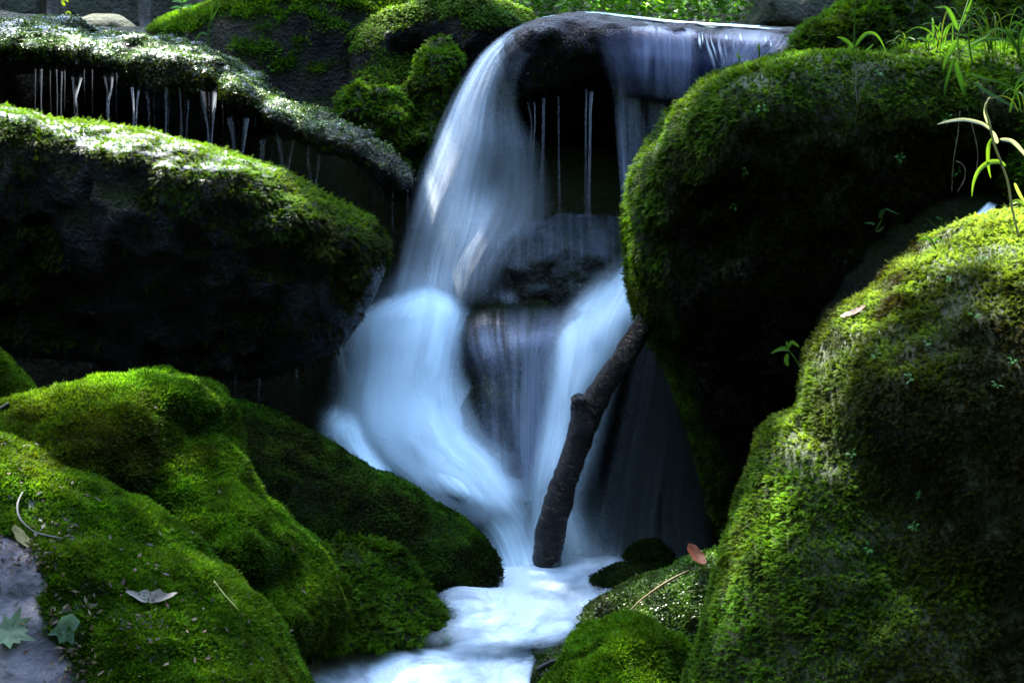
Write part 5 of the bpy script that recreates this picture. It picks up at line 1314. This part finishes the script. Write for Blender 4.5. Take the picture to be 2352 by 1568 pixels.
# places where the added leaves are thinned to pass part of the light
THIN = [(330, 885, 6.5, .06, 1.0), (180, 915, 6.5, .05, .8),
        (1745, 1060, 5.85, .07, .6), (1705, 1180, 5.9, .06, .8), (1680, 1300, 5.85, .05, 1.2), (1430, 1440, 6.0, .05, 1.2), (1400, 1400, 6.6, .04, .8), (1520, 1330, 6.6, .04, .8),
        (1700, 150, 6.98, .06, .8), (1850, 128, 6.96, .06, .8), (2000, 125, 6.96, .06, .8), (2150, 125, 6.96, .08, .6), (1560, 235, 7.0, .06, .8), (1480, 380, 7.05, .05, .8), (1445, 500, 7.1, .04, .8), (2300, 110, 7.1, .12, .5),
        (880, 215, 8.0, .04, 1), (985, 165, 8.05, .03, 1)]
def shade_screen(e, dist, half, nl, size, seed):
    r = np.random.default_rng(seed)
    a = np.cross(SUN, [0, 0, 1.0]); a /= np.linalg.norm(a); b = np.cross(a, SUN)
    mid = at(1176, 784, 7.2) + SUN * dist
    u = r.uniform(-half[0], half[0], nl); v = r.uniform(-half[1], half[1], nl); wv = r.uniform(-.7, .7, nl)
    pos = mid + u[:, None] * a + v[:, None] * b + wv[:, None] * SUN
    keep = np.ones(nl, bool)
    for (px, py, Y, rad) in BEAMS:
        if rad <= 0: continue
        p = at(px, py, Y); d = pos - p
        t = d @ SUN; perp = np.linalg.norm(d - t[:, None] * SUN, axis=1)
        keep &= perp > rad + size * .62
    rnd = r.random(nl)
    for (px, py, Y, rad, soft) in THIN:
        p = at(px, py, Y); d = pos - p
        t = d @ SUN; perp = np.linalg.norm(d - t[:, None] * SUN, axis=1)
        keep &= (perp > rad + size * .4) | (rnd < soft * .16)
    pos = pos[keep]; k = len(pos)
    V, F, Hh, I = instance(SCREEN_T, pos, np.tile(SUN, (k, 1)) + r.normal(0, .35, (k, 3)), r.normal(0, 1, (k, 3)), np.full(k, size) * r.uniform(.7, 1.1, k))
    c = np.array([.05, .10, .02]) * r.uniform(.7, 1.3, (k, 1))
    o = mesh_obj('shade_screen', V, F, M['leaf'], None, False, col=c[I])
    o.parent = e; o.matrix_parent_inverse = e.matrix_world.inverted()
def tmpl_flat(rs):
    V, F, Hh = [], [], []
    for k in range(4):
        a = rs.uniform(0, 6.28); dx, dy = math.cos(a), math.sin(a)
        v, f = kite([dx * .02, dy * .02, 0], [dx * .28, dy * .28, .03], [dx * .6, dy * .6, 0], .17, [-dy, dx, .1])
        o = len(V); V += v; F += [tuple(i + o for i in t) for t in f]; Hh += [.5] * 4
    return np.array(V), np.array(F), np.array(Hh)
SCREEN_T = [tmpl_flat(_rs) for _ in range(6)]
shade_screen(t1, 12.0, (3.2, 2.8), 52000, .115, 5)
# unseen tree added behind the viewpoint; its leaves keep light off the rock faces
t3 = empty('forest_tree', 'unseen leafy tree added behind the viewpoint to shade the rocks', 'tree', 'trees added behind the viewpoint for shade', (2.8, -1.6, .5))
bpy.context.view_layer.update()
o = tube('trunk', np.array([(2.8, -1.6, .5), (2.7, -1.6, 3), (2.2, -1.5, 5.5), (1.4, -1.4, 7.5)]), [.22, .18, .14, .08], 'bark', None, 12, 6, .01); o.parent = t3; o.matrix_parent_inverse = t3.matrix_world.inverted()
rr = np.random.default_rng(8); k = 9000
pos = np.stack([rr.uniform(-5, 5, k), rr.uniform(-5.5, 2.6, k), np.zeros(k)], 1); pos[:, 2] = 6.2 + .05 * pos[:, 0] + rr.uniform(-.8, .8, k)
V, F, Hh, I = instance(SCREEN_T, pos, rr.normal(0, .5, (k, 3)) + [0, 0, 1], rr.normal(0, 1, (k, 3)), rr.uniform(.16, .26, k))
o = mesh_obj('shade_screen', V, F, M['leaf'], None, False, col=(np.array([.04, .08, .015]) * rr.uniform(.7, 1.3, (k, 1)))[I]); o.parent = t3; o.matrix_parent_inverse = t3.matrix_world.inverted()

# ------------------------------------------------------------------ camera and render settings
cd = bpy.data.cameras.new('camera'); cd.lens = LENS; cd.sensor_width = SENS; cd.clip_end = 500; cd.clip_start = .05
co = bpy.data.objects.new('camera', cd); COL.objects.link(co)
co.location = (0, 0, CAMZ); co.rotation_euler = (math.radians(90) - PITCH, 0, 0)
cd.dof.use_dof = True; cd.dof.focus_distance = 7.0; cd.dof.aperture_fstop = 9.0
sc.camera = co
sc.view_settings.view_transform = 'Standard'; sc.view_settings.look = 'None'; sc.view_settings.exposure = 0; sc.view_settings.gamma = 1
sc.cycles.transparent_max_bounces = 32
sc.cycles.max_bounces = 6; sc.cycles.diffuse_bounces = 3; sc.cycles.glossy_bounces = 2; sc.cycles.transmission_bounces = 3
sc.cycles.sample_clamp_indirect = 4.0
sc.cycles.use_denoising = True
